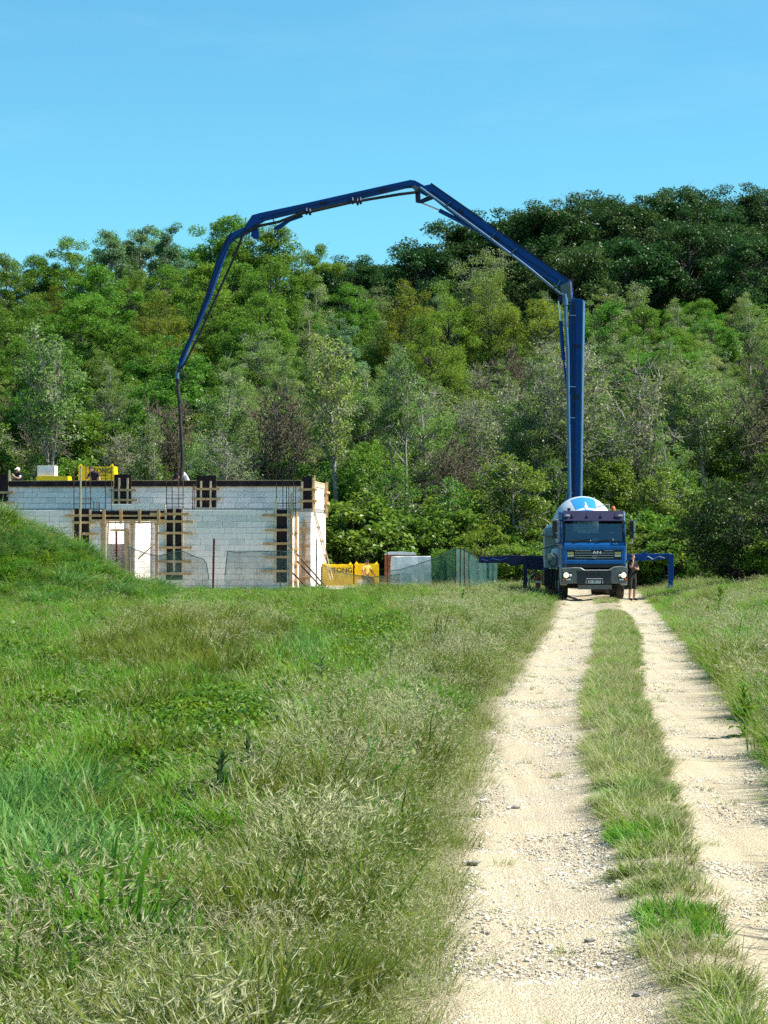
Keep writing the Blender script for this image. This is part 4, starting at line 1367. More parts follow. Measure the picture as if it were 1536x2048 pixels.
ys_ = film_stack('block_pallet', 'bright yellow wrapped block pallet on the roof behind the man in black', 'pallet', c + Vector((0, 0.4, 0)), w, 1.0, h, 'yellow', seed=3, group='yellow block pallets')
t = obj('lettering', text_mesh('YTONG', 0.33, 0.004, bold=0.006), M['ink'], ys_)
t.location = (0.18, -0.508, h - 0.22)
t.scale = (0.9, 1, 1)
for k, (a, b, z) in enumerate(((0.1, 0.55, 0.42), (0.2, 0.3, 0.58), (0.45, 0.55, 0.58), (0.2, 0.55, 0.8))):
    obj('print_line', boxm(a, b, -0.508, -0.504, h - z, h - z + 0.03), M['ink'], ys_)
# white stack with yellow film on the roof, left
c, w, h = stack_at(76, 141, 952, 978, 103.0)
c.z = SLAB
h = at(0, 953, 103).z - SLAB
yl_ = film_stack('block_pallet', 'low yellow wrapped pallet on the roof under the white blocks', 'pallet', c, w, 0.9, h, 'yellow', seed=5, ears=False, group='yellow block pallets')
bz = SLAB + h
c2 = at(95, 952, 103.0)
st = thing('block_stack', 'pale stack of white blocks standing on the low yellow roof pallet', 'blocks', (c2.x, 103.0, bz + 0.001), -TH)
for k in range(2):
    for j in range(2):
        obj('block', boxm(-0.40 + j * 0.402, j * 0.402, -0.3, 0.3, 0.001 + k * 0.24, 0.237 + k * 0.24), M['block'], st, bevel=0.008)
# ground pallets beside the building
gY = 104.0
gz = ground_h(-2, gY)
c, w, h = stack_at(645, 706, 1129, 1170, gY)
c.z = gz
h = at(0, 1129, gY).z - gz
p1 = film_stack('block_pallet', 'yellow printed block pallet on the ground beside the right side wall', 'pallet', c, w, 1.0, h, 'yellow', rz=0, seed=8, group='yellow block pallets')
t = obj('lettering', text_mesh('YTONG', 0.33, 0.004, bold=0.006), M['ink'], p1)
t.location = (0.12, -0.51, h - 0.27)
t.scale = (0.95, 1, 1)
c, w, h = stack_at(709, 758, 1127, 1170, gY + 0.6)
c.z = gz
h = at(0, 1128, gY + .6).z - gz
film_stack('block_pallet', 'yellow block pallet on the ground behind the man in yellow', 'pallet', c, w, 1.0, h, 'yellow', rz=0, seed=9, group='yellow block pallets')
c, w, h = stack_at(781, 863, 1113, 1170, 100.0)
c.z = gz
h = at(0, 1113, 100).z - gz
wp = film_stack('wrapped_pallet', 'white film wrapped pallet standing in front of the orange brick pallet', 'pallet', c, w, 1.1, h, 'white_film', rz=0, ears=False, seed=12, slump=0.04)
Yb = 102.2
a, b = at(769, 1170, Yb), at(832, 1110, Yb)
op = thing('brick_pallet', 'orange brick pallet capped with white film behind the white wrapped pallet', 'pallet', ((a.x + b.x) / 2, Yb + 0.3, gz))
hw = (b.x - a.x) / 2
top = b.z - gz
nz_, nb = 6, 4
obj('pallet_deck', boxm(-hw, hw, -0.5, 0.5, 0.0, 0.14), M['timber'], op)
bh = (top - 0.14) / nz_
for r_ in range(nz_):
    for k in range(nb):
        w_ = 2 * hw / nb
        for j in range(2):
            obj('brick', boxm(-hw + k * w_ + 0.004, -hw + (k + 1) * w_ - 0.004, -0.5 + j * 0.5 + 0.004, j * 0.5 - 0.004, 0.142 + r_ * bh, 0.142 + (r_ + 1) * bh - 0.008), M['orange_brick'], op)
bm = BM()
prism(bm, [Vector((-hw - 0.03, -0.53, top + 0.02)), Vector((hw + 0.03, -0.53, top)), Vector((hw - 0.05, -0.53, top + 0.10)), Vector((0.0, -0.53, top + 0.15)), Vector((-hw + 0.15, -0.53, top + 0.13))], Vector((0, 1.06, 0)))
obj('film_cap', bm, M['white_film'], op)

# ---- debris netting and its stakes
def net_mat(name, c, dens):
    m = bpy.data.materials.new(name)
    m.use_nodes = True
    nt = m.node_tree
    nt.nodes.clear()
    o = nn(nt, 'ShaderNodeOutputMaterial')
    t_ = nn(nt, 'ShaderNodeBsdfTransparent')
    d = nn(nt, 'ShaderNodeBsdfDiffuse')
    d.inputs[0].default_value = (*c, 1)
    tl = nn(nt, 'ShaderNodeBsdfTranslucent')
    tl.inputs[0].default_value = (*c, 1)
    m1 = nn(nt, 'ShaderNodeMixShader')
    m1.inputs[0].default_value = 0.35
    nt.links.new(d.outputs[0], m1.inputs[1])
    nt.links.new(tl.outputs[0], m1.inputs[2])
    tc = nn(nt, 'ShaderNodeTexCoord')
    nz = nn(nt, 'ShaderNodeTexNoise')
    nz.inputs['Scale'].default_value = 5
    nz.inputs['Detail'].default_value = 6
    nt.links.new(tc.outputs['Object'], nz.inputs['Vector'])
    mr = nn(nt, 'ShaderNodeMapRange')
    mr.inputs[1].default_value = 0.3
    mr.inputs[2].default_value = 0.7
    mr.inputs[3].default_value = dens - 0.14
    mr.inputs[4].default_value = dens + 0.14
    nt.links.new(nz.outputs['Fac'], mr.inputs[0])
    mx = nn(nt, 'ShaderNodeMixShader')
    nt.links.new(mr.outputs[0], mx.inputs[0])
    nt.links.new(t_.outputs[0], mx.inputs[1])
    nt.links.new(m1.outputs[0], mx.inputs[2])
    nt.links.new(mx.outputs[0], o.inputs[0])
    return m
M['net'] = net_mat('green_net', (0.10, 0.17, 0.15), 0.40)
M['net_dark'] = net_mat('dark_green_net', (0.04, 0.11, 0.07), 0.70)
M['net_pale'] = net_mat('pale_green_net', (0.14, 0.28, 0.25), 0.66)
M['net_tan'] = net_mat('greyish_net', (0.20, 0.20, 0.12), 0.55)

def net(label, top, m, Y0, Y1, seed, bottom=1185, fold=0.10, edge='net_dark'):
    """top: photo points of the upper edge, left to right; the net hangs from it to the ground"""
    root = thing('debris_net', label, 'net', (at(top[0][0], 1100, Y0).x, Y0, 0.05), 0, 'green debris nets')
    L = root.location
    nxn, nyn = 26, 8
    xs_ = [p[0] for p in top]
    ys2 = [p[1] for p in top]
    vv, ff, edge_pts = [], [], []
    for i in range(nxn + 1):
        t_ = i / nxn
        px = xs_[0] + (xs_[-1] - xs_[0]) * t_
        py = float(np.interp(px, xs_, ys2))
        Y = Y0 + (Y1 - Y0) * t_
        for j in range(nyn + 1):
            s = j / nyn
            q = at(px, py + (bottom - py) * s, Y)
            wv = fold * (mnoise.noise(Vector((px * 0.05, s * 1.3, seed))) + 0.5 * mnoise.noise(Vector((px * 0.16, s * 2.5, seed + 4))))
            q.y += wv
            q.x += 0.3 * wv
            q.z = max(q.z, 0.0)
            vv.append(q - L)
            if j == 0:
                edge_pts.append(q - L)
    k = nyn + 1
    for i in range(nxn):
        for j in range(nyn):
            ff.append((i * k + j, (i + 1) * k + j, (i + 1) * k + j + 1, i * k + j + 1))
    obj('mesh_sheet', np_mesh('mesh_sheet', [tuple(v) for v in vv], np.array(ff), [M[m]], smooth=True), M[m], root)
    bm = BM()
    tube(bm, edge_pts, 0.018, 5)
    obj('edge_cord', bm, M[edge], root)
    return root
M['cord'] = mat('dark_green_cord', (0.03, 0.08, 0.07), 0.8)
net('sagging green net in front of the tall formwork right of the doorway', [(255, 1092), (290, 1106), (318, 1112), (345, 1104), (366, 1102), (392, 1114), (408, 1118), (416, 1135), (418, 1160)], 'net', 91.2, 91.6, 1, edge='cord')
net('green net hanging in front of the right front corner of the building', [(450, 1150), (455, 1102), (470, 1104), (520, 1103), (552, 1102), (585, 1104)], 'net', 91.6, 92.0, 7, edge='cord')
net('greyish net in front of the yellow ground pallets', [(643, 1128), (668, 1140), (706, 1150), (740, 1154), (772, 1152), (800, 1148)], 'net_tan', 99.0, 97.5, 13, edge='cord')
net('net draped across the white wrapped pallet', [(776, 1142), (800, 1139), (830, 1130), (862, 1119)], 'net', 97.2, 98.2, 19, edge='cord')
net('dark green net climbing to the stake right of the white pallet', [(862, 1119), (880, 1112), (897, 1102), (911, 1095)], 'net_dark', 98.4, 98.8, 23, fold=0.05, edge='cord')
net('pale green net wrapped round the red stakes', [(912, 1096), (925, 1098), (940, 1106), (955, 1116)], 'net_pale', 98.5, 96.5, 29, edge='cord')
net('pale green net hanging under the end of the dark outrigger', [(953, 1122), (965, 1124), (980, 1122), (995, 1121)], 'net_pale', 96.2, 96.6, 31, edge='cord')
for k, (px, pt, pb, Y, lab) in enumerate((
        (775, 1083, 1172, 97.0, 'dark steel stake in front of the orange brick pallet'),
        (911, 1090, 1172, 98.6, 'dark steel stake at the peak of the dark green net'),
        (920, 1093, 1165, 97.4, 'red brown stake behind the pale green net, nearest the peak'),
        (929, 1095, 1165, 97.3, 'second red brown stake behind the pale green net'),
        (938, 1100, 1165, 97.2, 'third red brown stake behind the pale green net'),
        (948, 1100, 1165, 98.9, 'fourth red brown stake, left of the outrigger end'),
        (955, 1099, 1165, 98.9, 'fifth red brown stake, just left of the outrigger end'),
        (962, 1098, 1165, 98.9, 'sixth red brown stake, behind the outrigger end'),
        (969, 1100, 1165, 98.9, 'rightmost red brown stake, behind the outrigger end'))):
    q = at(px, pb, Y)
    q.z = 0.0
    p = at(px + (k % 3 - 1) * 0.8, pt, Y)
    stick('steel_stake', lab, 'stake', q, p, 0.035 if k < 2 else 0.05, 0.035, 'rebar' if k < 2 else 'rust_red', 'stakes by the nets')

# ---------------------------------------------------------------- people
def person(label, loc, rz, pose, mats, hair='hair', extra=None):
    """pose overrides joints of a standing figure that faces -Y; mats: region -> material"""
    J = dict(pelvis=(0, 0, 0.95), spine=(0, 0, 1.12), chest=(0, 0.0, 1.33), neck=(0, 0.01, 1.50), chin=(0, -0.01, 1.58), crown=(0, 0.0, 1.71), nose=(0, -0.10, 1.62),
             ear_l=(-0.085, 0.01, 1.64), ear_r=(0.085, 0.01, 1.64),
             sh_l=(-0.18, 0, 1.44), el_l=(-0.24, 0.03, 1.16), wr_l=(-0.25, -0.05, 0.92), ha_l=(-0.25, -0.07, 0.84),
             sh_r=(0.18, 0, 1.44), el_r=(0.24, 0.03, 1.16), wr_r=(0.25, -0.05, 0.92), ha_r=(0.25, -0.07, 0.84),
             hip_l=(-0.10, 0, 0.90), kn_l=(-0.11, -0.02, 0.50), an_l=(-0.11, 0.03, 0.09), to_l=(-0.13, -0.15, 0.035),
             hip_r=(0.10, 0, 0.90), kn_r=(0.11, -0.02, 0.50), an_r=(0.11, 0.03, 0.09), to_r=(0.13, -0.15, 0.035))
    J.update(pose)
    rad = dict(pelvis=(0.155, 0.115), spine=(0.15, 0.11), chest=(0.165, 0.12), neck=(0.06, 0.062), chin=(0.078, 0.088), crown=(0.075, 0.088), nose=(0.014, 0.02), ear_l=(0.012, 0.03), ear_r=(0.012, 0.03))
    for s in 'lr':
        rad.update({f'sh_{s}': (0.07, 0.07), f'el_{s}': (0.047, 0.047), f'wr_{s}': (0.032, 0.032), f'ha_{s}': (0.04, 0.022), f'hip_{s}': (0.10, 0.10), f'kn_{s}': (0.064, 0.064), f'an_{s}': (0.045, 0.045), f'to_{s}': (0.045, 0.03)})
    edges = [('pelvis', 'spine', 'shirt'), ('spine', 'chest', 'shirt'), ('chest', 'neck', 'shirt'), ('neck', 'chin', 'skin'), ('chin', 'crown', 'skin'), ('chin', 'nose', 'skin'), ('chin', 'ear_l', 'skin'), ('chin', 'ear_r', 'skin')]
    for s in 'lr':
        edges += [('chest', f'sh_{s}', 'shirt'), (f'sh_{s}', f'el_{s}', 'sleeve'), (f'el_{s}', f'wr_{s}', 'skin'), (f'wr_{s}', f'ha_{s}', 'skin'), ('pelvis', f'hip_{s}', 'trousers'), (f'hip_{s}', f'kn_{s}', 'trousers'), (f'kn_{s}', f'an_{s}', 'calf'), (f'an_{s}', f'to_{s}', 'shoe')]
        h, w = Vector(J[f'ha_{s}']), Vector(J[f'wr_{s}'])
        d = (h - w).normalized()
        side = d.cross(Vector((1, 0, 0)))
        side = side.normalized() if side.length > 0.2 else Vector((0, 0, 1))
        for k, (o_, l_) in enumerate(((-0.03, 0.075), (-0.01, 0.09), (0.01, 0.085), (0.03, 0.065))):
            n1, n2 = f'f{k}a_{s}', f'f{k}b_{s}'
            J[n1] = tuple(h + side * o_ + d * (l_ * 0.5))
            J[n2] = tuple(h + side * o_ * 1.1 + d * l_ * 0.9 + Vector((0, -0.015, 0.0)))
            rad[n1] = rad[n2] = (0.010, 0.010)
            edges += [(f'ha_{s}', n1, 'skin'), (n1, n2, 'skin')]
        J[f'th_{s}'] = tuple(w.lerp(h, 0.5) + side * -0.055 + d * 0.03)
        rad[f'th_{s}'] = (0.011, 0.011)
        edges.append((f'ha_{s}', f'th_{s}', 'skin'))
    names = list(J)
    idx = {n: i for i, n in enumerate(names)}
    me = bpy.data.meshes.new('body')
    me.from_pydata([J[n] for n in names], [(idx[a], idx[b]) for a, b, _ in edges], [])
    tmp = bpy.data.objects.new('body', me)
    COL.objects.link(tmp)
    sk = tmp.modifiers.new('skin', 'SKIN')
    sk.use_smooth_shade = True
    for n in names:
        v = me.skin_vertices[0].data[idx[n]]
        v.radius = rad[n]
        v.use_root = n == 'pelvis'
    sb = tmp.modifiers.new('sub', 'SUBSURF')
    sb.levels = sb.render_levels = 2
    dg = bpy.context.evaluated_depsgraph_get()
    body = bpy.data.meshes.new_from_object(tmp.evaluated_get(dg))
    bpy.data.objects.remove(tmp)
    body.materials.clear()
    keys = ['skin', 'shirt', 'sleeve', 'trousers', 'calf', 'shoe']
    for k in keys:
        body.materials.append(M[mats.get(k, mats.get({'sleeve': 'shirt', 'calf': 'trousers'}.get(k, k), 'cloth_black'))])
    seg = [(Vector(J[a]), Vector(J[b]), keys.index(m), max(rad[a]) + max(rad[b])) for a, b, m in edges]
    for p in body.polygons:
        c = p.center
        best, bi = 1e9, 0
        for a, b, mi, rr in seg:
            ab = b - a
            t_ = max(0, min(1, (c - a).dot(ab) / max(ab.length_squared, 1e-9)))
            d = (c - a - ab * t_).length / (rr + 0.02)
            if d < best:
                best, bi, bt = d, mi, t_
        if keys[bi] == 'sleeve' and bt > 0.62:
            bi = 0
        if keys[bi] == 'shirt' and c.z < J['pelvis'][2] - 0.02:
            bi = 3
        p.material_index = bi
        p.use_smooth = True
    root = thing('person', label, 'person', loc, rz, 'people on the site')
    obj('body', body, M['skin'], root)
    cr, ch = Vector(J['crown']), Vector(J['chin'])
    up = (cr - ch).normalized()
    fw = (Vector(J['nose']) - ch)
    fw = (fw - up * fw.dot(up)).normalized()
    # hair or headwear shell over the skull
    bm = BM()
    c = ch.lerp(cr, 0.72) - fw * 0.012
    n_, rr = 14, 0.104
    lat = [R(a) for a in (-28, -5, 20, 45, 70, 88)]
    sd = up.cross(fw)
    rings = []
    for la in lat:
        ring_ = []
        for k in range(n_):
            a = 2 * math.pi * k / n_
            cut = 0.05 if (la < R(10) and math.cos(a) > 0.35) else 0.0
            ring_.append(bm.verts.new(c + (fw * math.cos(a) * 1.04 + sd * math.sin(a) * 0.93) * (rr * math.cos(la)) + up * (rr * 1.0 * math.sin(la) + cut)))
        rings.append(ring_)
    for a, b in zip(rings, rings[1:]):
        for k in range(n_):
            bm.faces.new((a[k], a[(k + 1) % n_], b[(k + 1) % n_], b[k]))
    bm.faces.new(rings[-1])
    obj('cap' if hair.startswith('cloth') else 'hair', bm, M[hair], root, smooth=True)
    if hair.startswith('cloth'):
        bm = BM()
        q = c + up * 0.03 + fw * 0.09
        prism(bm, [q - sd * 0.075, q + sd * 0.075, q + sd * 0.05 + fw * 0.08 - up * 0.02, q - sd * 0.05 + fw * 0.08 - up * 0.02], up * 0.012)
        obj('peak', bm, M[hair], root)
    # eyes
    for s in (-1, 1):
        e = BM()
        bmesh.ops.create_uvsphere(e, u_segments=8, v_segments=6, radius=0.011)
        bmesh.ops.translate(e, verts=e.verts, vec=ch.lerp(cr, 0.45) + fw * 0.083 + sd * (0.032 * s))
        obj('eye', e, M['black'], root)
    for fn in extra or ():
        fn(root)
    return root

p = at(1264.5, 1200, 85.4)
def phone(root):
    o = obj('phone', boxm(-0.115, -0.10, -0.07, 0.0, 1.56, 1.70), M['black'], root)
person('man in black T-shirt and dark shorts beside the truck, hand raised to his face', (p.x, 85.4, track_z(p.x, 85.4) + 0.005), R(35), dict(
    sh_l=(-0.18, 0, 1.44), el_l=(-0.22, -0.20, 1.24), wr_l=(-0.12, -0.20, 1.48), ha_l=(-0.10, -0.13, 1.56),
    el_r=(0.20, -0.10, 1.17), wr_r=(0.0, -0.24, 1.20), ha_r=(-0.08, -0.25, 1.24), chin=(-0.01, -0.04, 1.57), crown=(-0.01, -0.03, 1.70), nose=(-0.01, -0.13, 1.60), ear_l=(-0.095, -0.02, 1.63), ear_r=(0.075, -0.02, 1.63)),
    dict(skin='skin', shirt='cloth_black', trousers='cloth_camo', calf='skin', shoe='cloth_black'), 'brown_hair')
# on the roof slab
def on_roof(px, Y):
    return ((px - 768) / FPX * Y, Y, SLAB + 0.005)
person('roof worker with white cap and white shirt at the far left', on_roof(40, 102.4), R(-50), dict(
    chest=(0, -0.05, 1.30), neck=(0, -0.08, 1.46), chin=(0, -0.12, 1.53), crown=(0, -0.13, 1.66), nose=(0, -0.22, 1.56), ear_l=(-0.085, -0.11, 1.58), ear_r=(0.085, -0.11, 1.58), sh_l=(-0.18, -0.05, 1.40), sh_r=(0.18, -0.05, 1.40),
    el_l=(-0.24, -0.20, 1.20), wr_l=(-0.15, -0.40, 1.14), ha_l=(-0.13, -0.47, 1.13), el_r=(0.24, -0.20, 1.20), wr_r=(0.12, -0.38, 1.30), ha_r=(0.08, -0.40, 1.37)),
    dict(skin='skin', shirt='cloth_black', sleeve='cloth_white', trousers='cloth_jean', calf='cloth_jean', shoe='cloth_black'), 'cloth_white')
person('roof worker in dark T-shirt leaning forward in front of the yellow pallet', on_roof(189, 101.2), R(-12), dict(
    chest=(0.02, -0.12, 1.30), neck=(-0.03, -0.20, 1.46), chin=(-0.06, -0.26, 1.54), crown=(-0.08, -0.27, 1.68), nose=(-0.10, -0.36, 1.56), ear_l=(-0.145, -0.24, 1.60), ear_r=(0.02, -0.24, 1.60), sh_l=(-0.17, -0.14, 1.42), sh_r=(0.20, -0.12, 1.40),
    el_l=(-0.27, -0.24, 1.18), wr_l=(-0.30, -0.36, 0.98), ha_l=(-0.31, -0.40, 0.92), el_r=(0.30, -0.18, 1.16), wr_r=(0.34, -0.30, 0.96), ha_r=(0.35, -0.34, 0.90)),
    dict(skin='skin', shirt='cloth_maroon', trousers='cloth_jean', calf='cloth_jean', shoe='cloth_black'), 'hair')
BENT = dict(spine=(0, -0.06, 1.08), chest=(0, -0.26, 1.20), neck=(0, -0.40, 1.28), chin=(0, -0.47, 1.31), crown=(0, -0.55, 1.42), nose=(0, -0.56, 1.28), ear_l=(-0.085, -0.47, 1.36), ear_r=(0.085, -0.47, 1.36),
            sh_l=(-0.18, -0.32, 1.25), sh_r=(0.18, -0.32, 1.25), el_l=(-0.22, -0.42, 1.02), wr_l=(-0.12, -0.56, 0.92), ha_l=(-0.08, -0.60, 0.88), el_r=(0.22, -0.42, 1.02), wr_r=(0.12, -0.56, 0.92), ha_r=(0.08, -0.60, 0.88), pelvis=(0, 0.02, 0.95))
STOOP = dict(spine=(0, -0.05, 1.12), chest=(0, -0.17, 1.31), neck=(0, -0.26, 1.44), chin=(0, -0.33, 1.50), crown=(0, -0.38, 1.62), nose=(0, -0.43, 1.48), ear_l=(-0.085, -0.33, 1.55), ear_r=(0.085, -0.33, 1.55),
            sh_l=(-0.18, -0.20, 1.40), sh_r=(0.18, -0.20, 1.40), el_l=(-0.22, -0.36, 1.18), wr_l=(-0.12, -0.52, 1.10), ha_l=(-0.08, -0.58, 1.08), el_r=(0.22, -0.36, 1.18), wr_r=(0.12, -0.52, 1.16), ha_r=(0.08, -0.58, 1.14))
def up_by(P, dz):
    return {k: (v[0], v[1], v[2] + (dz if v[2] > 1.0 else 0)) for k, v in P.items()}
person('bending roof worker in dark clothes to the left of the hanging hose', on_roof(347, 101.4), R(75), STOOP,
       dict(skin='tan_skin', shirt='cloth_maroon', trousers='cloth_jean', calf='cloth_jean', shoe='cloth_black'), 'brown_hair')
person('bending roof worker in a white shirt to the right of the hanging hose', on_roof(377, 101.3), R(-80), STOOP,
       dict(skin='tan_skin', shirt='cloth_white', trousers='cloth_jean', calf='cloth_jean', shoe='cloth_black'), 'hair')
p = at(731, 1160, 102.3)
person('man in a yellow shirt with a dark cap by the yellow ground pallets', (p.x, 102.3, ground_h(p.x, 102.3)), R(40), dict(
    pelvis=(0, 0, 0.60), spine=(0, -0.03, 0.76), chest=(0, -0.06, 0.96), neck=(0, -0.06, 1.12), chin=(0, -0.09, 1.20), crown=(0, -0.08, 1.33), nose=(0, -0.19, 1.23), ear_l=(-0.085, -0.07, 1.26), ear_r=(0.085, -0.07, 1.26),
    sh_l=(-0.19, -0.06, 1.07), sh_r=(0.19, -0.06, 1.07), el_l=(-0.26, -0.12, 0.82), wr_l=(-0.20, -0.34, 0.72), ha_l=(-0.18, -0.41, 0.70), el_r=(0.26, -0.12, 0.82), wr_r=(0.20, -0.34, 0.72), ha_r=(0.18, -0.41, 0.70),
    hip_l=(-0.10, 0, 0.56), hip_r=(0.10, 0, 0.56), kn_l=(-0.14, -0.40, 0.50), kn_r=(0.14, -0.40, 0.50), an_l=(-0.13, -0.36, 0.09), an_r=(0.13, -0.36, 0.09), to_l=(-0.14, -0.54, 0.035), to_r=(0.14, -0.54, 0.035)),
    dict(skin='tan_skin', shirt='cloth_yellow', trousers='cloth_jean', calf='cloth_jean', shoe='cloth_black'), 'cloth_black')
# what the seated man sits on
q = Vector((p.x, 102.3, ground_h(p.x, 102.3)))
dirv = Matrix.Rotation(R(40), 3, 'Z') @ Vector((0, 0.05, 0))
stb = thing('block_pile', 'pile of two white blocks under the man in yellow', 'blocks', q + dirv, R(40))
for k in range(2):
    obj('block', boxm(-0.3, 0.3, -0.13, 0.17, 0.001 + k * 0.235, 0.233 + k * 0.235), M['block'], stb, bevel=0.008)

# ---------------------------------------------------------------- trees and shrubs
def np_tube(pts, rad, n, V, F):
    base = sum(len(v) for v in V)
    pts = np.asarray(pts, dtype=float)
    m = len(pts)
    tan = np.gradient(pts, axis=0)
    tan /= np.linalg.norm(tan, axis=1, keepdims=True) + 1e-9
    ref = np.where(np.abs(tan[:, 2:3]) < 0.9, np.array([[0, 0, 1.0]]), np.array([[1.0, 0, 0]]))
    s = np.cross(tan, ref)
    s /= np.linalg.norm(s, axis=1, keepdims=True) + 1e-9
    u = np.cross(s, tan)
    ang = np.arange(n) * 2 * math.pi / n
    ring = s[:, None, :] * np.cos(ang)[None, :, None] + u[:, None, :] * np.sin(ang)[None, :, None]
    V.append((pts[:, None, :] + ring * np.asarray(rad)[:, None, None]).reshape(-1, 3))
    i, k = np.meshgrid(np.arange(m - 1), np.arange(n), indexing='ij')
    a = base + i * n + k
    b = base + i * n + (k + 1) % n
    F.append(np.stack([a, b, b + n, a + n], -1).reshape(-1, 4))

def grow(name, seed, H, cb, rx, ncl, nleaf, leaf, clr, lm, bark='bark', r0=None, blossom=0.0, twigs=0, aspect=0.55, flat=0.7, wob=0.25, lean=0.0, stems=1, fill=0.35, twig_r=0.02):
    rg = np.random.default_rng(seed)
    V, F = [], []
    r0 = r0 or 0.05 + 0.013 * H
    trunks = []
    for s in range(stems):
        n = 9
        z = np.linspace(-0.4, H * (0.86 if stems == 1 else rg.uniform(0.6, 0.85)), n)
        t = np.linspace(0, 1, n)
        a = rg.uniform(0, 6.28)
        off = (0.0 if stems == 1 else rx * rg.uniform(0.2, 0.5))
        x = np.cumsum(rg.normal(0, wob * H / 60, n)) + lean * t * t * H + off * np.cos(a) * t + (0.12 * np.cos(a) if stems > 1 else 0)
        y = np.cumsum(rg.normal(0, wob * H / 60, n)) + off * np.sin(a) * t + (0.12 * np.sin(a) if stems > 1 else 0)
        tr = np.stack([x - x[0], y - y[0], z], 1)
        rad = r0 * (1 - 0.85 * t) / math.sqrt(stems) + 0.015
        np_tube(tr, rad, 7, V, F)
        trunks.append((tr, rad))
    cz, rz = (cb + H) / 2, (H - cb) / 2
    cl = []
    tries = 0
    while len(cl) < ncl and tries < ncl * 40:
        tries += 1
        d = rg.normal(size=3)
        d /= np.linalg.norm(d)
        r = rg.uniform(fill, 1.0) ** 0.5
        lump = 1 + 0.22 * mnoise.noise(Vector((d[0] * 2.1, d[1] * 2.1, d[2] * 2.1 + seed * 7.7)))
        p = np.array([d[0] * rx * r * lump, d[1] * rx * r * lump, cz + d[2] * rz * r * lump * (1 if d[2] > 0 else 0.95)])
        tt = np.interp(p[2], trunks[0][0][:, 2], np.linspace(0, 1, len(trunks[0][0])))
        p[0] += lean * tt * tt * H
        if p[2] < cb * 0.6 + 0.15:
            continue
        if any(np.linalg.norm(p - q) < clr * 0.55 for q in cl):
            continue
        cl.append(p)
    wv0 = None
    ctr = []
    for p in cl:
        tr, rad = trunks[rg.integers(0, stems)]
        h = math.hypot(p[0], p[1])
        za = min(max(p[2] - h * rg.uniform(0.6, 1.1) - 0.2, cb * 0.45), tr[-1, 2] - 0.05)
        a = np.array([np.interp(za, tr[:, 2], tr[:, k]) for k in range(3)])
        ra = float(np.interp(za, tr[:, 2], rad)) * 0.5
        mid = (a + p) / 2 + np.array([0, 0, -0.12 * h]) + rg.normal(0, 0.06 * (h + 0.3), 3)
        ts = np.linspace(0, 1, 5)[:, None]
        cur = (1 - ts) ** 2 * a + 2 * ts * (1 - ts) * mid + ts ** 2 * p
        np_tube(cur, np.linspace(ra, max(0.012, ra * 0.2), 5), 4, V, F)
        for k in range(twigs):
            d = rg.normal(size=3) + np.array([0, 0, 0.7]) + (p - np.array([0, 0, cz])) / max(rx, 1) * 0.5
            d /= np.linalg.norm(d)
            st = cur[rg.integers(2, 5)]
            e = st + d * clr * rg.uniform(0.7, 1.6)
            m_ = (st + e) / 2 + rg.normal(0, 0.1 * clr, 3)
            np_tube(np.stack([st, m_, e]), [twig_r, twig_r * 0.7, twig_r * 0.3], 3, V, F)
    trunk = np_mesh('trunk', np.concatenate(V), np.concatenate(F), [M[bark]], smooth=True)
    crown = None
    if nleaf:
        P = []
        for p in cl:
            k = int(nleaf * rg.uniform(0.6, 1.3))
            rr = clr * rg.uniform(0.75, 1.25)
            q = rg.normal(size=(k, 3))
            q /= np.linalg.norm(q, axis=1, keepdims=True) + 1e-9
            q *= (rg.uniform(0.15, 1, size=(k, 1)) ** 0.5) * rr
            q[:, 2] *= flat
            P.append(p + q)
        cnt = [len(q_) for q_ in P]
        P = np.concatenate(P)
        N = len(P)
        nrm = rg.normal(size=(N, 3)) * 0.75 + np.array([0, 0, 0.55])
        out = P - np.array([0, 0, cz])
        out /= np.linalg.norm(out, axis=1, keepdims=True) + 1e-9
        nrm += out * 0.45
        nrm /= np.linalg.norm(nrm, axis=1, keepdims=True) + 1e-9
        a = np.cross(nrm, rg.normal(size=(N, 3)))
        a /= np.linalg.norm(a, axis=1, keepdims=True) + 1e-9
        b = np.cross(nrm, a)
        L = leaf * rg.uniform(0.6, 1.35, (N, 1))
        W = L * aspect
        vv = np.stack([P, P + a * L * 0.5 + b * W * 0.5 + nrm * L * 0.08, P + a * L - nrm * L * 0.1, P + a * L * 0.5 - b * W * 0.5 + nrm * L * 0.08], 1).reshape(-1, 3)
        ff = np.arange(N * 4).reshape(-1, 4)
        rnd = np.repeat(rg.uniform(0, 1, N), 4)
        mi = (rg.uniform(size=N) < np.repeat(np.where(rg.uniform(size=len(cnt)) < blossom * 3.0, 0.5, 0.004 if blossom else 0.0), cnt)).astype(int)
        crown = np_mesh('crown', vv, ff, [M[lm], M['blossom']], {'rnd': rnd}, mi)
    return (trunk, crown, H)

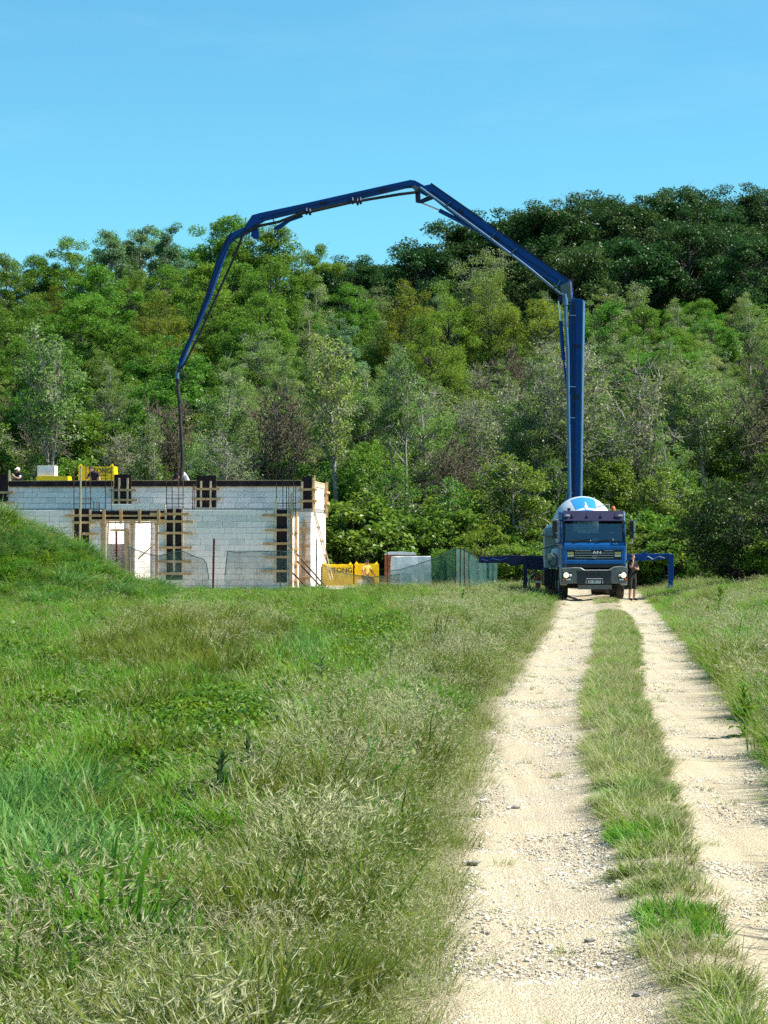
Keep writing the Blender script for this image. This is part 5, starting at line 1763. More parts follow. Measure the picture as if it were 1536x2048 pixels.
PROTO = {
    'oak': [grow('oak', s, 14, 2.5, 4.3, 84, 250, 0.25, 0.95, 'oak', twigs=2) for s in (1, 2, 3)],
    'ash': [grow('ash', s, 13, 2.0, 3.5, 82, 240, 0.20, 0.80, 'ash', twigs=2, aspect=0.5) for s in (4, 5, 6)],
    'acacia': [grow('acacia', s, 13, 3.0, 2.3, 75, 170, 0.15, 0.62, 'acacia', 'bark_pale', blossom=0.07, twigs=5, aspect=0.5, lean=l, fill=0.1) for s, l in ((7, 0.04), (8, -0.05), (9, 0.02))],
    'poplar': [grow('poplar', s, 15, 2.5, 2.5, 80, 190, 0.18, 0.68, 'poplar', 'bark_pale', twigs=3, aspect=0.75) for s in (10, 11)],
    'willow': [grow('willow', s, 11, 1.8, 2.9, 95, 210, 0.17, 0.62, 'willow', twigs=6, aspect=0.3, flat=0.9) for s in (12, 13)],
    'bare': [grow('bare', s, 10, 1.5, 2.4, 85, 0, 0.2, 0.75, 'oak', 'bark_dead', twigs=15, r0=0.13, stems=3, fill=0.05, twig_r=0.026) for s in (14, 15)],
    'halfbare': [grow('halfbare', s, 12, 2.5, 2.2, 70, 30, 0.19, 0.7, 'acacia', 'bark_pale', twigs=14, r0=0.13, stems=2, fill=0.05, blossom=0.1) for s in (16, 17)],
    'pole': [grow('pole', s, 13, 5.5, 1.6, 60, 60, 0.20, 0.6, 'acacia', 'bark_pale', twigs=7, lean=l, fill=0.05, blossom=0.05, r0=0.21, stems=st_) for s, l, st_ in ((31, 0.06, 1), (32, -0.05, 2), (33, 0.03, 1))],
    'slim': [grow('slim', s, 13, 4.5, 1.8, 55, 100, 0.24, 0.62, 'ash', 'bark', twigs=5, lean=l, fill=0.1) for s, l in ((18, 0.05), (19, -0.04))],
    'shrub': [grow('shrub', s, 3.4, 0.2, 1.9, 60, 130, 0.15, 0.42, 'shrub', twigs=3, stems=4, r0=0.09, aspect=0.6) for s in (20, 21, 22)],
    'sapling': [grow('sapling', s, 7, 1.0, 1.7, 70, 105, 0.16, 0.5, 'shrub', 'bark_pale', twigs=6, stems=3, r0=0.12, aspect=0.55, fill=0.05, blossom=0.04) for s in (23, 24)],
    'bush': [grow('bush', s, 4.6, 0.15, 2.9, 150, 150, 0.125, 0.48, 'hedge', twigs=3, stems=6, r0=0.14, aspect=0.55, fill=0.3) for s in (25,)],
}
DESC = {'oak': ('oak_tree', 'dark green oak'), 'ash': ('ash_tree', 'bright green leafy tree'), 'acacia': ('acacia_tree', 'pale green acacia'), 'poplar': ('poplar_tree', 'silvery green poplar'), 'willow': ('willow_tree', 'yellow green feathery tree'),
        'bare': ('bare_tree', 'leafless brown tree'), 'halfbare': ('sparse_tree', 'sparse half bare tree'), 'pole': ('pole_tree', 'tall pale trunked acacia'), 'slim': ('slim_tree', 'slender dark trunked tree'), 'shrub': ('shrub', 'leafy green shrub'), 'sapling': ('sapling', 'broad leaved young tree'), 'bush': ('bush', 'dense dark green bush')}
TREES = []
def plant(kind, px, Y, toppy=None, scale=None, row='', wscale=1.0, label=None, rg=random):
    x = (px - 768) / FPX * Y
    z = surf(x, Y) - 0.05
    tr, cr, H = rg.choice(PROTO[kind])
    if toppy is not None:
        zt_ = CAM_H + (HOR - toppy) / FPX * Y
        scale = max(0.35, (zt_ - z) / H / 1.03)
    w = scale * wscale * rg.uniform(1.0, 1.3)
    o = thing(DESC[kind][0], label or '', 'tree' if kind not in ('shrub', 'bush') else 'bush', (x, Y, z), rg.uniform(0, 6.28), None)
    o.scale = (w, w, scale)
    t = bpy.data.objects.new('trunk', tr)
    link(t, o)
    if cr:
        c = bpy.data.objects.new('crown', cr)
        link(c, o)
    if not label:
        TREES.append((row, kind, px, o))
    return o

SKY = [(-80, 515), (0, 512), (60, 520), (130, 492), (200, 455), (250, 443), (300, 450), (345, 442), (375, 475), (420, 452), (500, 432), (570, 455), (612, 492), (680, 488), (720, 500), (780, 498), (820, 488), (870, 470), (890, 440), (960, 422), (1040, 410), (1120, 395), (1170, 390), (1220, 380), (1300, 365), (1370, 365), (1440, 378), (1520, 374), (1620, 380)]
def sky_top(px):
    return float(np.interp(px, [a for a, _ in SKY], [b for _, b in SKY]))
tg = random.Random(5)
# skyline: two staggered rows
for row, Y0, step, dpy in (('skyline', 238, 70, 0), ('rear skyline', 256, 80, 8)):
    px = -70 + (40 if dpy else 0)
    while px < 1620:
        k = 'oak' if px > 640 else 'ash'
        if row == 'skyline' and 190 < px < 350:
            k = 'poplar'
        plant(k, px + tg.uniform(-14, 14), Y0 + tg.uniform(-6, 6), sky_top(px) - (12 if px > 860 else 0) + dpy + tg.uniform(-10, 24), row=row, rg=tg)
        px += step * tg.uniform(0.85, 1.12)
def kind_at(px, r):
    u = tg.random()
    if r == 0:
        if px < 480: return 'ash' if u < 0.8 else 'willow'
        if px < 620: return 'ash'
        if px < 780: return 'ash' if u < 0.5 else 'acacia'
        if px < 860: return 'oak' if u < 0.6 else 'acacia'
        return 'oak' if u < 0.75 else 'acacia'
    if r == 1:
        if px < 280: return 'ash'
        if px < 380: return 'willow' if u < 0.6 else 'ash'
        if px < 560: return 'ash' if u < 0.8 else 'acacia'
        if px < 780: return 'poplar' if u < 0.5 else 'acacia'
        if px < 1100: return 'willow' if u < 0.85 else 'acacia'
        return 'acacia' if u < 0.6 else 'ash'
    if r == 2:
        if px < 110: return 'bare' if u < 0.3 else 'ash'
        if px < 480: return 'ash' if u < 0.45 else ('slim' if u < 0.9 else 'bare')
        if px < 800: return 'acacia' if u < 0.75 else 'poplar'
        if px < 1090: return 'bare' if u < 0.22 else ('willow' if u < 0.6 else 'halfbare')
        return 'acacia' if u < 0.6 else 'halfbare'
    if px < 110: return 'bare' if u < 0.4 else ('slim' if u < 0.7 else 'halfbare')
    if px < 480: return 'bare' if u < 0.2 else ('slim' if u < 0.6 else 'acacia')
    if px < 800: return 'acacia' if u < 0.55 else ('halfbare' if u < 0.8 else 'slim')
    if px < 1090: return 'halfbare' if u < 0.45 else ('bare' if u < 0.6 else 'acacia')
    if px < 1360: return 'acacia' if u < 0.6 else 'slim'
    return 'bare' if u < 0.3 else ('halfbare' if u < 0.6 else 'acacia')
for r, (row, Y0, step, tp0, tp1) in enumerate((('upper slope', 208, 74, 545, 590), ('middle slope', 182, 72, 585, 640), ('lower slope', 158, 72, 640, 720), ('foot of the slope', 138, 78, 690, 790), ('front edge of the wood', 124, 92, 740, 880))):
    px = -60 + tg.uniform(0, 50)
    while px < 1610:
        dip = 0
        if r == 0:
            tp_a = sky_top(px) + tg.uniform(45, 95)
        elif r == 1 and 780 < px < 1110:
            tp_a = tg.uniform(562, 590)
        else:
            tp_a = tg.uniform(tp0, tp1)
        plant(kind_at(px, r), px + tg.uniform(-18, 18), Y0 + tg.uniform(-7, 7), tp_a, row=row, rg=tg)
        px += step * tg.uniform(0.8, 1.2)
# pale blossom crowns just under the dark oaks
for px, py in ((870, 568), (985, 560), (1085, 572), (1265, 555), (1210, 568), (1350, 600), (1480, 590)):
    plant('acacia', px, 196 + tg.uniform(-4, 4), py, row='blossoming belt', rg=tg)
for px, py in ((1215, 600), (1290, 610)):
    plant('ash', px, 176, py, row='slope behind the mast', rg=tg)
# tall thin stems right at the edge
px = -20
while px < 1580:
    plant(tg.choice(('pole', 'slim', 'halfbare', 'pole', 'bare')), px + tg.uniform(-25, 25), 118 + tg.uniform(-4, 5), tg.uniform(620, 880), row='stems at the edge', rg=tg, wscale=tg.uniform(0.7, 1.0))
    px += tg.uniform(85, 150)
# saplings and shrubs along the foot
px = -40
while px < 1590:
    plant('sapling', px + tg.uniform(-15, 15), 116 + tg.uniform(-3, 4), tg.uniform(890, 1000), row='thicket', rg=tg)
    px += tg.uniform(85, 125)
px = -30
while px < 1590:
    if not (0 < px < 640):
        plant('shrub', px + tg.uniform(-10, 10), 112.5 + tg.uniform(-1.5, 2), tg.uniform(985, 1070), row='front thicket', rg=tg)
    px += tg.uniform(62, 95)
for px, Y, py in ((670, 110, 975), (715, 111, 1000), (760, 110.5, 1010), (1010, 106, 1085), (1050, 106, 1080), (905, 106, 1092), (1300, 108, 1050), (1335, 107, 1075), (1375, 109, 1040)):
    plant('shrub', px, Y, py, row='low bushes by the site', rg=tg, wscale=1.15)
# leafy undergrowth that fills the wood between the trunks
UP_, UR_, US_, UI_ = [], [], [], []
ug = [pr[1] for k in ('shrub', 'sapling', 'ash', 'acacia') for pr in PROTO[k][:2]]
for Y in [119 + 5.2 * i for i in range(26)]:
    x = -0.1686 * 1.15 * Y - 2
    while x < 0.1686 * 1.15 * Y + 2:
        xx, yy = x + tg.uniform(-1.2, 1.2), Y + tg.uniform(-2, 2)
        k = tg.choice((0, 1, 2, 3, 2, 3)) if Y < 150 else tg.choice((2, 3, 4, 5, 6, 7))
        s = tg.uniform(0.8, 1.25) * ((1.15, 1.15, 0.75, 0.75, 0.5, 0.5, 0.5, 0.5)[k])
        UP_.append((xx, yy, surf(xx, yy) - (0.1 if k < 4 else 1.0)))
        UR_.append((0, 0, tg.uniform(0, 6.28)))
        US_.append((s * 1.15, s * 1.15, s))
        UI_.append(k)
        x += tg.uniform(3.2, 5.6)
UNDER = (UP_, UR_, US_, UI_, ug)
ORD = ['first', 'second', 'third', 'fourth', 'fifth', 'sixth', 'seventh', 'eighth', 'ninth', 'tenth', 'eleventh', 'twelfth', 'thirteenth', 'fourteenth', 'fifteenth', 'sixteenth', 'seventeenth', 'eighteenth', 'nineteenth', 'twentieth', 'twenty-first', 'twenty-second', 'twenty-third', 'twenty-fourth', 'twenty-fifth', 'twenty-sixth', 'twenty-seventh', 'twenty-eighth', 'twenty-ninth', 'thirtieth']
ROWP = {'skyline': 'on the skyline', 'rear skyline': 'behind the skyline trees', 'upper slope': 'high on the wooded slope', 'middle slope': 'halfway up the wooded slope', 'lower slope': 'low on the wooded slope', 'foot of the slope': 'at the foot of the slope', 'front edge of the wood': 'at the front edge of the wood', 'blossoming belt': 'in the blossoming belt', 'slope behind the mast': 'behind the mast top', 'stems at the edge': 'in front of the wood', 'thicket': 'in the wood edge thicket', 'front thicket': 'at the foot of the thicket', 'low bushes by the site': 'near the site nets'}
seen = {}
for row, kind, px, o in sorted(TREES, key=lambda t: t[2]):
    k = (row, kind)
    seen[k] = seen.get(k, 0) + 1
    o['label'] = f'{DESC[kind][1]} {ROWP[row]}, {ORD[seen[k] - 1]} such from the left'
    o['group'] = {'shrub': 'shrubs at the wood edge', 'sapling': 'young trees at the wood edge'}.get(kind, 'trees of the wood')
# the big dark bush on the right and two beside it
plant('bush', 1508, 88, 950, label='large dense dark green bush at the right edge beyond the verge', wscale=0.82)
plant('shrub', 1425, 99, 1085, label='small light green bush just left of the large dark bush', wscale=1.1)
plant('shrub', 1560, 86, 1060, label='leafy bush cut by the right edge of the frame', wscale=1.1)

# ---------------------------------------------------------------- grass
def blade_set(V, F3, F4, A, H_, rg, n, h, w, spread, lean, droop, rnd_lo=0.0, rnd_hi=1.0, off=0, mi=0, MI=None):
    for i in range(n):
        a = rg.uniform(0, 6.283)
        r = spread * math.sqrt(rg.uniform(0, 1))
        bx, by = r * math.cos(a), r * math.sin(a)
        da = a + rg.normal(0, 0.9)
        hh = h * rg.uniform(0.55, 1.2)
        ln = lean * rg.uniform(0.3, 1.4)
        dr = droop * rg.uniform(0.4, 1.4)
        side = np.array([-math.sin(da), math.cos(da), 0]) * w * rg.uniform(0.7, 1.3) / 2
        pts = []
        for t in (0, 0.4, 0.75, 1.0):
            hor = hh * (ln * t + dr * t * t * t)
            z = hh * (t - 0.55 * dr * t * t * t)
            pts.append(np.array([bx + hor * math.cos(da), by + hor * math.sin(da), z]))
        b = len(V)
        rn = rg.uniform(rnd_lo, rnd_hi)
        for k, t in enumerate((0, 0.4, 0.75)):
            wf = (0.8, 1.0, 0.7)[k]
            V += [pts[k] - side * wf, pts[k] + side * wf]
            A += [rn, rn]
            H_ += [t, t]
        V.append(pts[3]); A.append(rn); H_.append(1.0)
        F4 += [(b, b + 1, b + 3, b + 2), (b + 2, b + 3, b + 5, b + 4)]
        F3.append((b + 4, b + 5, b + 6))
    return

def head_set(V, F3, A, H_, rg, n, h, hl, hr, spread, lean):
    """stalk tops with a spindle seed head and a few awns"""
    start = len(F3)
    stalks = []
    for i in range(n):
        a = rg.uniform(0, 6.283)
        r = spread * math.sqrt(rg.uniform(0, 1))
        da = rg.normal(0.4, 1.3)
        hh = h * rg.uniform(0.7, 1.15)
        base = np.array([r * math.cos(a), r * math.sin(a), 0.0])
        ln = lean * rg.uniform(0.3, 1.2)
        top = base + np.array([math.cos(da) * ln * hh, math.sin(da) * ln * hh, hh])
        d = np.array([math.cos(da), math.sin(da), rg.uniform(-0.15, 1.5)])
        d /= np.linalg.norm(d)
        l = hl * rg.uniform(0.7, 1.25)
        s = np.cross(d, [0, 0, 1.0])
        s /= np.linalg.norm(s) + 1e-9
        u = np.cross(s, d)
        b = len(V)
        rn = rg.uniform(0, 1)
        mid = top + d * l * 0.4
        V += [top, mid + s * hr, mid + u * hr, mid - s * hr, mid - u * hr, top + d * l]
        A += [rn] * 6
        H_ += [0.6] * 6
        for k in range(4):
            F3.append((b, b + 1 + k, b + 1 + (k + 1) % 4))
            F3.append((b + 5, b + 1 + (k + 1) % 4, b + 1 + k))
        for k in range(4):
            q = rg.normal(0, 0.22, 3)
            e = top + d * l * rg.uniform(0.2, 0.9)
            tip = e + (d + q) / np.linalg.norm(d + q) * l * 0.95
            b2 = len(V)
            V += [e + s * 0.0010, e - s * 0.0010, tip]
            A += [rn] * 3
            H_ += [0.9] * 3
            F3.append((b2, b2 + 1, b2 + 2))
        stalks.append((base, top))
    return stalks

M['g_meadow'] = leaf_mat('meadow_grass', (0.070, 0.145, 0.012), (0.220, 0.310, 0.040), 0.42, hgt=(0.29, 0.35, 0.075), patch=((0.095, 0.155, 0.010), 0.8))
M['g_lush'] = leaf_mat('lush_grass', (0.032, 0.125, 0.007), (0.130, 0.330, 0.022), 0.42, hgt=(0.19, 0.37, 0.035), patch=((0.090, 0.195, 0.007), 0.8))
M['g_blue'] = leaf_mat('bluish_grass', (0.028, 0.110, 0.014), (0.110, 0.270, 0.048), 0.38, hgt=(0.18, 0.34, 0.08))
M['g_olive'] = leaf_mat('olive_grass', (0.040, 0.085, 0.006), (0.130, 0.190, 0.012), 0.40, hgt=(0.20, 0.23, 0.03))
M['g_head'] = leaf_mat('seed_head', (0.36, 0.39, 0.17), (0.64, 0.63, 0.36), 0.45, patch=((0.45, 0.43, 0.25), 0.6))
M['g_dry'] = leaf_mat('dry_grass', (0.14, 0.125, 0.055), (0.27, 0.235, 0.12), 0.35, hgt=(0.34, 0.30, 0.18))
M['g_weed'] = leaf_mat('weed_leaf', (0.022, 0.085, 0.006), (0.130, 0.250, 0.018), 0.36, patch=((0.15, 0.24, 0.010), 1.2))

def tuft(seed, kind):
    rg = np.random.default_rng(seed)
    V, F3, F4, A, H_ = [], [], [], [], []
    segs = []
    def mark(mi):
        segs.append((len(F4), len(F3), mi))
    if kind == 'meadow':
        blade_set(V, F3, F4, A, H_, rg, 44, 0.30, 0.0052, 0.11, 0.35, 0.5)
        n4, n3 = len(F4), len(F3)
        st = head_set(V, F3, A, H_, rg, 6, 0.33, 0.055, 0.0030, 0.12, 0.3)
        mats, m4, m3 = ['g_meadow', 'g_head'], [0] * n4, [0] * n3 + [1] * (len(F3) - n3)
        for a, b in st:
            i = len(V)
            V += [a, a + np.array([0.003, 0, 0]), b]
            A += [0.8] * 3; H_ += [0.3, 0.3, 0.8]
            F3.append((i, i + 1, i + 2)); m3.append(0)
    elif kind == 'brome':
        blade_set(V, F3, F4, A, H_, rg, 38, 0.29, 0.005, 0.11, 0.4, 0.6)
        n4, n3 = len(F4), len(F3)
        st = head_set(V, F3, A, H_, rg, 12, 0.34, 0.050, 0.0028, 0.13, 0.45)
        mats, m4, m3 = ['g_meadow', 'g_head'], [0] * n4, [0] * n3 + [1] * (len(F3) - n3)
        for a, b in st:
            i = len(V)
            V += [a, a + np.array([0.003, 0, 0]), b]
            A += [0.9] * 3; H_ += [0.5, 0.5, 0.9]
            F3.append((i, i + 1, i + 2)); m3.append(0)
    elif kind == 'lush':
        blade_set(V, F3, F4, A, H_, rg, 26, 0.34, 0.010, 0.10, 0.3, 0.45)
        mats, m4, m3 = ['g_lush'], [0] * len(F4), [0] * len(F3)
    elif kind == 'olive':
        blade_set(V, F3, F4, A, H_, rg, 30, 0.36, 0.007, 0.11, 0.3, 0.4)
        mats, m4, m3 = ['g_olive'], [0] * len(F4), [0] * len(F3)
    elif kind == 'blue':
        blade_set(V, F3, F4, A, H_, rg, 26, 0.42, 0.011, 0.11, 0.25, 0.6)
        mats, m4, m3 = ['g_blue'], [0] * len(F4), [0] * len(F3)
    elif kind == 'short':
        blade_set(V, F3, F4, A, H_, rg, 30, 0.17, 0.006, 0.09, 0.7, 0.5)
        n4, n3 = len(F4), len(F3)
        blade_set(V, F3, F4, A, H_, rg, 8, 0.20, 0.005, 0.09, 0.9, 0.6)
        mats, m4, m3 = ['g_meadow', 'g_head'], [0] * n4 + [1] * (len(F4) - n4), [0] * n3 + [1] * (len(F3) - n3)
    elif kind == 'shortgreen':
        blade_set(V, F3, F4, A, H_, rg, 34, 0.15, 0.007, 0.09, 0.7, 0.4)
        mats, m4, m3 = ['g_lush'], [0] * len(F4), [0] * len(F3)
    elif kind == 'dry':
        blade_set(V, F3, F4, A, H_, rg, 22, 0.24, 0.005, 0.10, 0.8, 0.5)
        mats, m4, m3 = ['g_dry'], [0] * len(F4), [0] * len(F3)
    elif kind == 'weed':
        m4, m3 = [], []
        for i in range(80):
            a = rg.uniform(0, 6.28)
            r = 0.14 * math.sqrt(rg.uniform())
            z = rg.uniform(0.05, 0.26)
            p = np.array([r * math.cos(a), r * math.sin(a), z])
            d = np.array([math.cos(a + rg.normal(0, .8)), math.sin(a + rg.normal(0, .8)), rg.normal(0.1, 0.4)])
            d /= np.linalg.norm(d)
            s = np.cross(d, rg.normal(0, 0.4, 3) + np.array([0, 0, 1]))
            s /= np.linalg.norm(s)
            l = rg.uniform(0.022, 0.05)
            b = len(V)
            V += [p, p + d * l * 0.45 + s * l * 0.3, p + d * l, p + d * l * 0.45 - s * l * 0.3]
            rn = rg.uniform()
            A += [rn] * 4; H_ += [0.3] * 4
            F4.append((b, b + 1, b + 2, b + 3)); m4.append(0)
        for i in range(5):
            a = rg.uniform(0, 6.28)
            b = len(V)
            V += [np.array([0.02 * math.cos(a), 0.02 * math.sin(a), 0]), np.array([0.02 * math.cos(a) + 0.004, 0.02 * math.sin(a), 0]), np.array([0.1 * math.cos(a), 0.1 * math.sin(a), 0.24])]
            A += [0.2] * 3; H_ += [0.1] * 3
            F3.append((b, b + 1, b + 2)); m3.append(0)
        mats = ['g_weed']
    faces, mi = [], []
    if F4:
        faces.append(np.array(F4)); mi += m4
    if F3:
        faces.append(np.array(F3)); mi += m3
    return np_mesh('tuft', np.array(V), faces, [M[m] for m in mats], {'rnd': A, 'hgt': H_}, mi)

def scatter(name, pts, rot, scl, idx, protos, label, cat, kind='stuff'):
    """one object of points whose geometry nodes set a prototype on each point"""
    me = bpy.data.meshes.new(name)
    me.vertices.add(len(pts))
    me.vertices.foreach_set('co', np.asarray(pts, dtype=np.float32).ravel())
    for nme, typ, dat in (('p_rot', 'FLOAT_VECTOR', np.asarray(rot, dtype=np.float32).ravel()), ('p_scl', 'FLOAT_VECTOR', np.asarray(scl, dtype=np.float32).ravel()), ('p_idx', 'INT', np.asarray(idx, dtype=np.int32))):
        a = me.attributes.new(nme, typ, 'POINT')
        a.data.foreach_set('vector' if typ == 'FLOAT_VECTOR' else 'value', dat)
    me.update()
    o = bpy.data.objects.new(name, me)
    COL.objects.link(o)
    pc = bpy.data.collections.new(name + '_kinds')
    for i, pm in enumerate(protos):
        po = bpy.data.objects.new(f'{name}_kind_{i:02d}', pm)
        pc.objects.link(po)
    ng = bpy.data.node_groups.new(name + '_scatter', 'GeometryNodeTree')
    ng.interface.new_socket('Geometry', in_out='INPUT', socket_type='NodeSocketGeometry')
    ng.interface.new_socket('Geometry', in_out='OUTPUT', socket_type='NodeSocketGeometry')
    gi, go = ng.nodes.new('NodeGroupInput'), ng.nodes.new('NodeGroupOutput')
    ci = ng.nodes.new('GeometryNodeCollectionInfo')
    ci.inputs['Collection'].default_value = pc
    ci.inputs['Separate Children'].default_value = True
    ci.inputs['Reset Children'].default_value = True
    ip = ng.nodes.new('GeometryNodeInstanceOnPoints')
    ip.inputs['Pick Instance'].default_value = True
    def na(nm, dt):
        n = ng.nodes.new('GeometryNodeInputNamedAttribute')
        n.data_type = dt
        n.inputs['Name'].default_value = nm
        return n
    ar, as_, ai = na('p_rot', 'FLOAT_VECTOR'), na('p_scl', 'FLOAT_VECTOR'), na('p_idx', 'INT')
    e2r = ng.nodes.new('FunctionNodeEulerToRotation')
    L = ng.links.new
    L(ar.outputs['Attribute'], e2r.inputs[0])
    L(gi.outputs[0], ip.inputs['Points'])
    L(ci.outputs[0], ip.inputs['Instance'])
    L(ai.outputs['Attribute'], ip.inputs['Instance Index'])
    L(e2r.outputs[0], ip.inputs['Rotation'])
    L(as_.outputs['Attribute'], ip.inputs['Scale'])
    L(ip.outputs[0], go.inputs[0])
    md = o.modifiers.new('scatter', 'NODES')
    md.node_group = ng
    return tag(o, label, cat, kind=kind)

scatter('undergrowth', *UNDER[:4], UNDER[4], 'leafy undergrowth filling the wood between the trunks on the slope', 'undergrowth')
KINDS = ['meadow', 'brome', 'lush', 'blue', 'short', 'shortgreen', 'dry', 'weed', 'olive']
tufts, KI = [], {}
for ki, k in enumerate(KINDS):
    KI[k] = []
    for v in range(3):
        KI[k].append(len(tufts))
        tufts.append(tuft(100 + ki * 10 + v, k))

def pxy(x, Y):
    """photo position of a ground point, to read the meadow's patches off the photograph"""
    return 768 + x / Y * FPX, HOR + CAM_H * FPX / Y

def blob(px, py, cx, cy, rx, ry):
    return max(0.0, 1 - math.hypot((px - cx) / rx, (py - cy) / ry))

grs = np.random.default_rng(42)
def n2(x, y, s, o=0.0):
    return mnoise.noise(Vector((x * s, y * s, o)))
P_, R_, S_, I_ = [], [], [], []
N_TRY = 150000
# candidate depth follows a density that thins with distance
u = grs.uniform(0, 1, N_TRY)
Ymin, Ymax, q = 7.5, 113.0, 1.2
Yc = (Ymin ** q + u * (Ymax ** q - Ymin ** q)) ** (1 / q)
Xc = grs.uniform(-1, 1, N_TRY) * (0.1686 * 1.14 * Yc + 0.8)
for x, Y in zip(Xc, Yc):
    x, Y = float(x), float(Y)
    L, a, b, r = track(Y)
    e = 0.16 * n2(x, Y, 1.7, 2) + 0.10 * n2(x, Y, 5.0, 8)
    on_mid = a + e + 0.10 < x < b - e - 0.10 and Y < 96
    in_rut = (L + e - 0.10 < x < r - e + 0.16) and not on_mid and Y < 110
    if in_rut and grs.uniform() > 0.006 * (1 if Y < 30 else 2):
        continue
    # no tufts under house, pallets
    if Y > 91.8 and x < -3.6 + 0.08 * (Y - 95) + 2.5:
        continue
    if abs(x - TX) < 1.2 and 85 < Y < 95:
        continue
    px, py = pxy(x, Y)
    py -= 0.27 * FPX / Y                      # where the tips of the tuft show
    md = mound_h(x, Y)
    gz_ = ground_h(x, Y)
    z = max(md, gz_)
    onm = md > gz_ + 0.05
    edge = min(abs(x - L), abs(x - r))
    nA, nB = n2(x, Y, 0.5, 11) + grs.normal(0, 0.07), n2(x, Y, 1.3, 21) + grs.normal(0, 0.07)
    sc = 1.0
    if in_rut:
        k, sc, z = 'short', 0.5, track_z(x, Y) - 0.01
    elif on_mid:
        if n2(x, Y, 1.9, 31) < (-0.08 if Y < 15.5 else -0.30):
            continue
        z = track_z(x, Y) - 0.01
        sc = (0.72 if Y < 15.5 else 0.8) * min(1.0, 0.45 + 1.2 * min(x - a, b - x) / max(b - a, 0.1) * 2)
        gr = n2(x, Y, 0.6, 33) + grs.normal(0, 0.12) + 0.55 * max(0.0, 1 - abs(Y - 16.4) / 1.6)
        if Y > 55:
            sc *= 0.8
            if n2(x, Y, 0.35, 35) < -0.1 and Y > 60: continue
        k = 'shortgreen' if gr > 0.26 else ('dry' if grs.uniform() < 0.10 else 'short')
    elif onm:
        k = 'meadow' if (md > 2.0 and nA > -0.1) or (px > 150 and py < 1140 and nA > -0.3) else 'lush'
        if nB > 0.18: k = 'blue'
        if nB < -0.22: k = 'weed'
        if abs(n2(x, Y, 2.1, 81)) < 0.05: k = 'brome'
        sc = 0.9 + 1.3 * max(0.0, n2(x, Y, 0.9, 83) + 0.15)
    else:
        jit = grs.normal(0, 0.09)
        lush = jit + blob(px, py, 650, 1330, 200, 90) + blob(px, py, 330, 1500, 320, 130) + blob(px, py, 120, 1660, 330, 210) + 0.35 * nA
        blue = grs.normal(0, 0.10) + blob(px, py, 60, 1680, 260, 200) + 0.5 * blob(px, py, 600, 1290, 160, 60) + 0.3 * nB
        weed = grs.normal(0, 0.10) + blob(px, py, 400, 1450, 190, 110) + blob(px, py, 760, 1265, 120, 45) + 0.35 * nB
        olive = blob(px, py, 300, 1330, 480, 130) + 0.7 * blob(px, py, 940, 1345, 60, 25)
        band = float(np.interp(py, (1180, 1250, 1300, 1400, 1500, 1600, 1700, 1800, 1900), (880, 830, 790, 650, 545, 475, 350, 170, -80)))
        inb = (band - px) / 120 + 0.9 * nA + jit * 2
        if py < 1380 and px < 620 and py > 1195: inb -= 4.5 * sstep(1380, 1320, py) * sstep(640, 480, px) * sstep(1195, 1225, py)
        if blue > 0.42: k = 'blue'
        elif weed > 0.34: k, sc = 'weed', 1.2
        elif lush > 0.38 or inb > 0.35:
            k = 'lush' if grs.uniform() < 0.86 else 'meadow'
            if nB > 0.22: k = 'weed'
            elif nB < -0.30: k = 'olive'
            sc = 0.8 + 0.8 * max(0.0, n2(x, Y, 1.3, 73) + 0.25)
        elif py < 1235 and px < 260 and nA > -0.4: k = 'lush'
        elif x > r and nA > 0.18: k = 'lush'
        else:
            k = 'brome' if nB + grs.normal(0, 0.2) > 0.0 else 'meadow'
            cl = n2(x, Y, 0.8, 61) + 0.6 * n2(x, Y, 2.4, 67) + 0.9 * olive
            if cl > 0.34: k = 'olive'
            elif cl < -0.32: k = 'lush'
            sc *= 0.72 + 0.85 * max(0.0, n2(x, Y, 1.5, 71) + 0.25)
            if k in ('olive', 'lush'): sc *= 1.15
        if grs.uniform() < 0.04: k = 'dry'
        if edge < 0.5 and x < L + 0.6:
            if k in ('lush', 'blue', 'weed'): k = 'meadow'
            if grs.uniform() < 0.3: k = 'dry' if grs.uniform() < 0.5 else 'short'
            sc = 0.75
        if x > r: sc *= 1.3 - 0.35 * sstep(35, 70, Y)
        if L - 1.5 < x < r + 1.5: sc *= 1 - 0.25 * sstep(55, 80, Y)
    if Y > 96:
        sc *= 0.85
    far = 1.0 + (0.1 if on_mid else 0.4) * sstep(25, 80, Y)
    s = sc * grs.uniform(0.7, 1.35)
    P_.append((x, Y, z - 0.015))
    wind = 0.10 * math.sin(x * 0.6 + Y * 0.35)
    R_.append((grs.normal(0, 0.14), grs.normal(0.03, 0.14) + wind * 0.6, grs.uniform(0, 6.283)))
    S_.append((s * far, s * far, s * (1.0 - 0.12 * sstep(40, 80, Y))))
    I_.append(KI[k][grs.integers(0, 3)])
print('tufts', len(P_))
scatter('meadow_grass', P_, R_, S_, I_, tufts, 'green and straw coloured meadow grass on both sides of the track', 'grass')

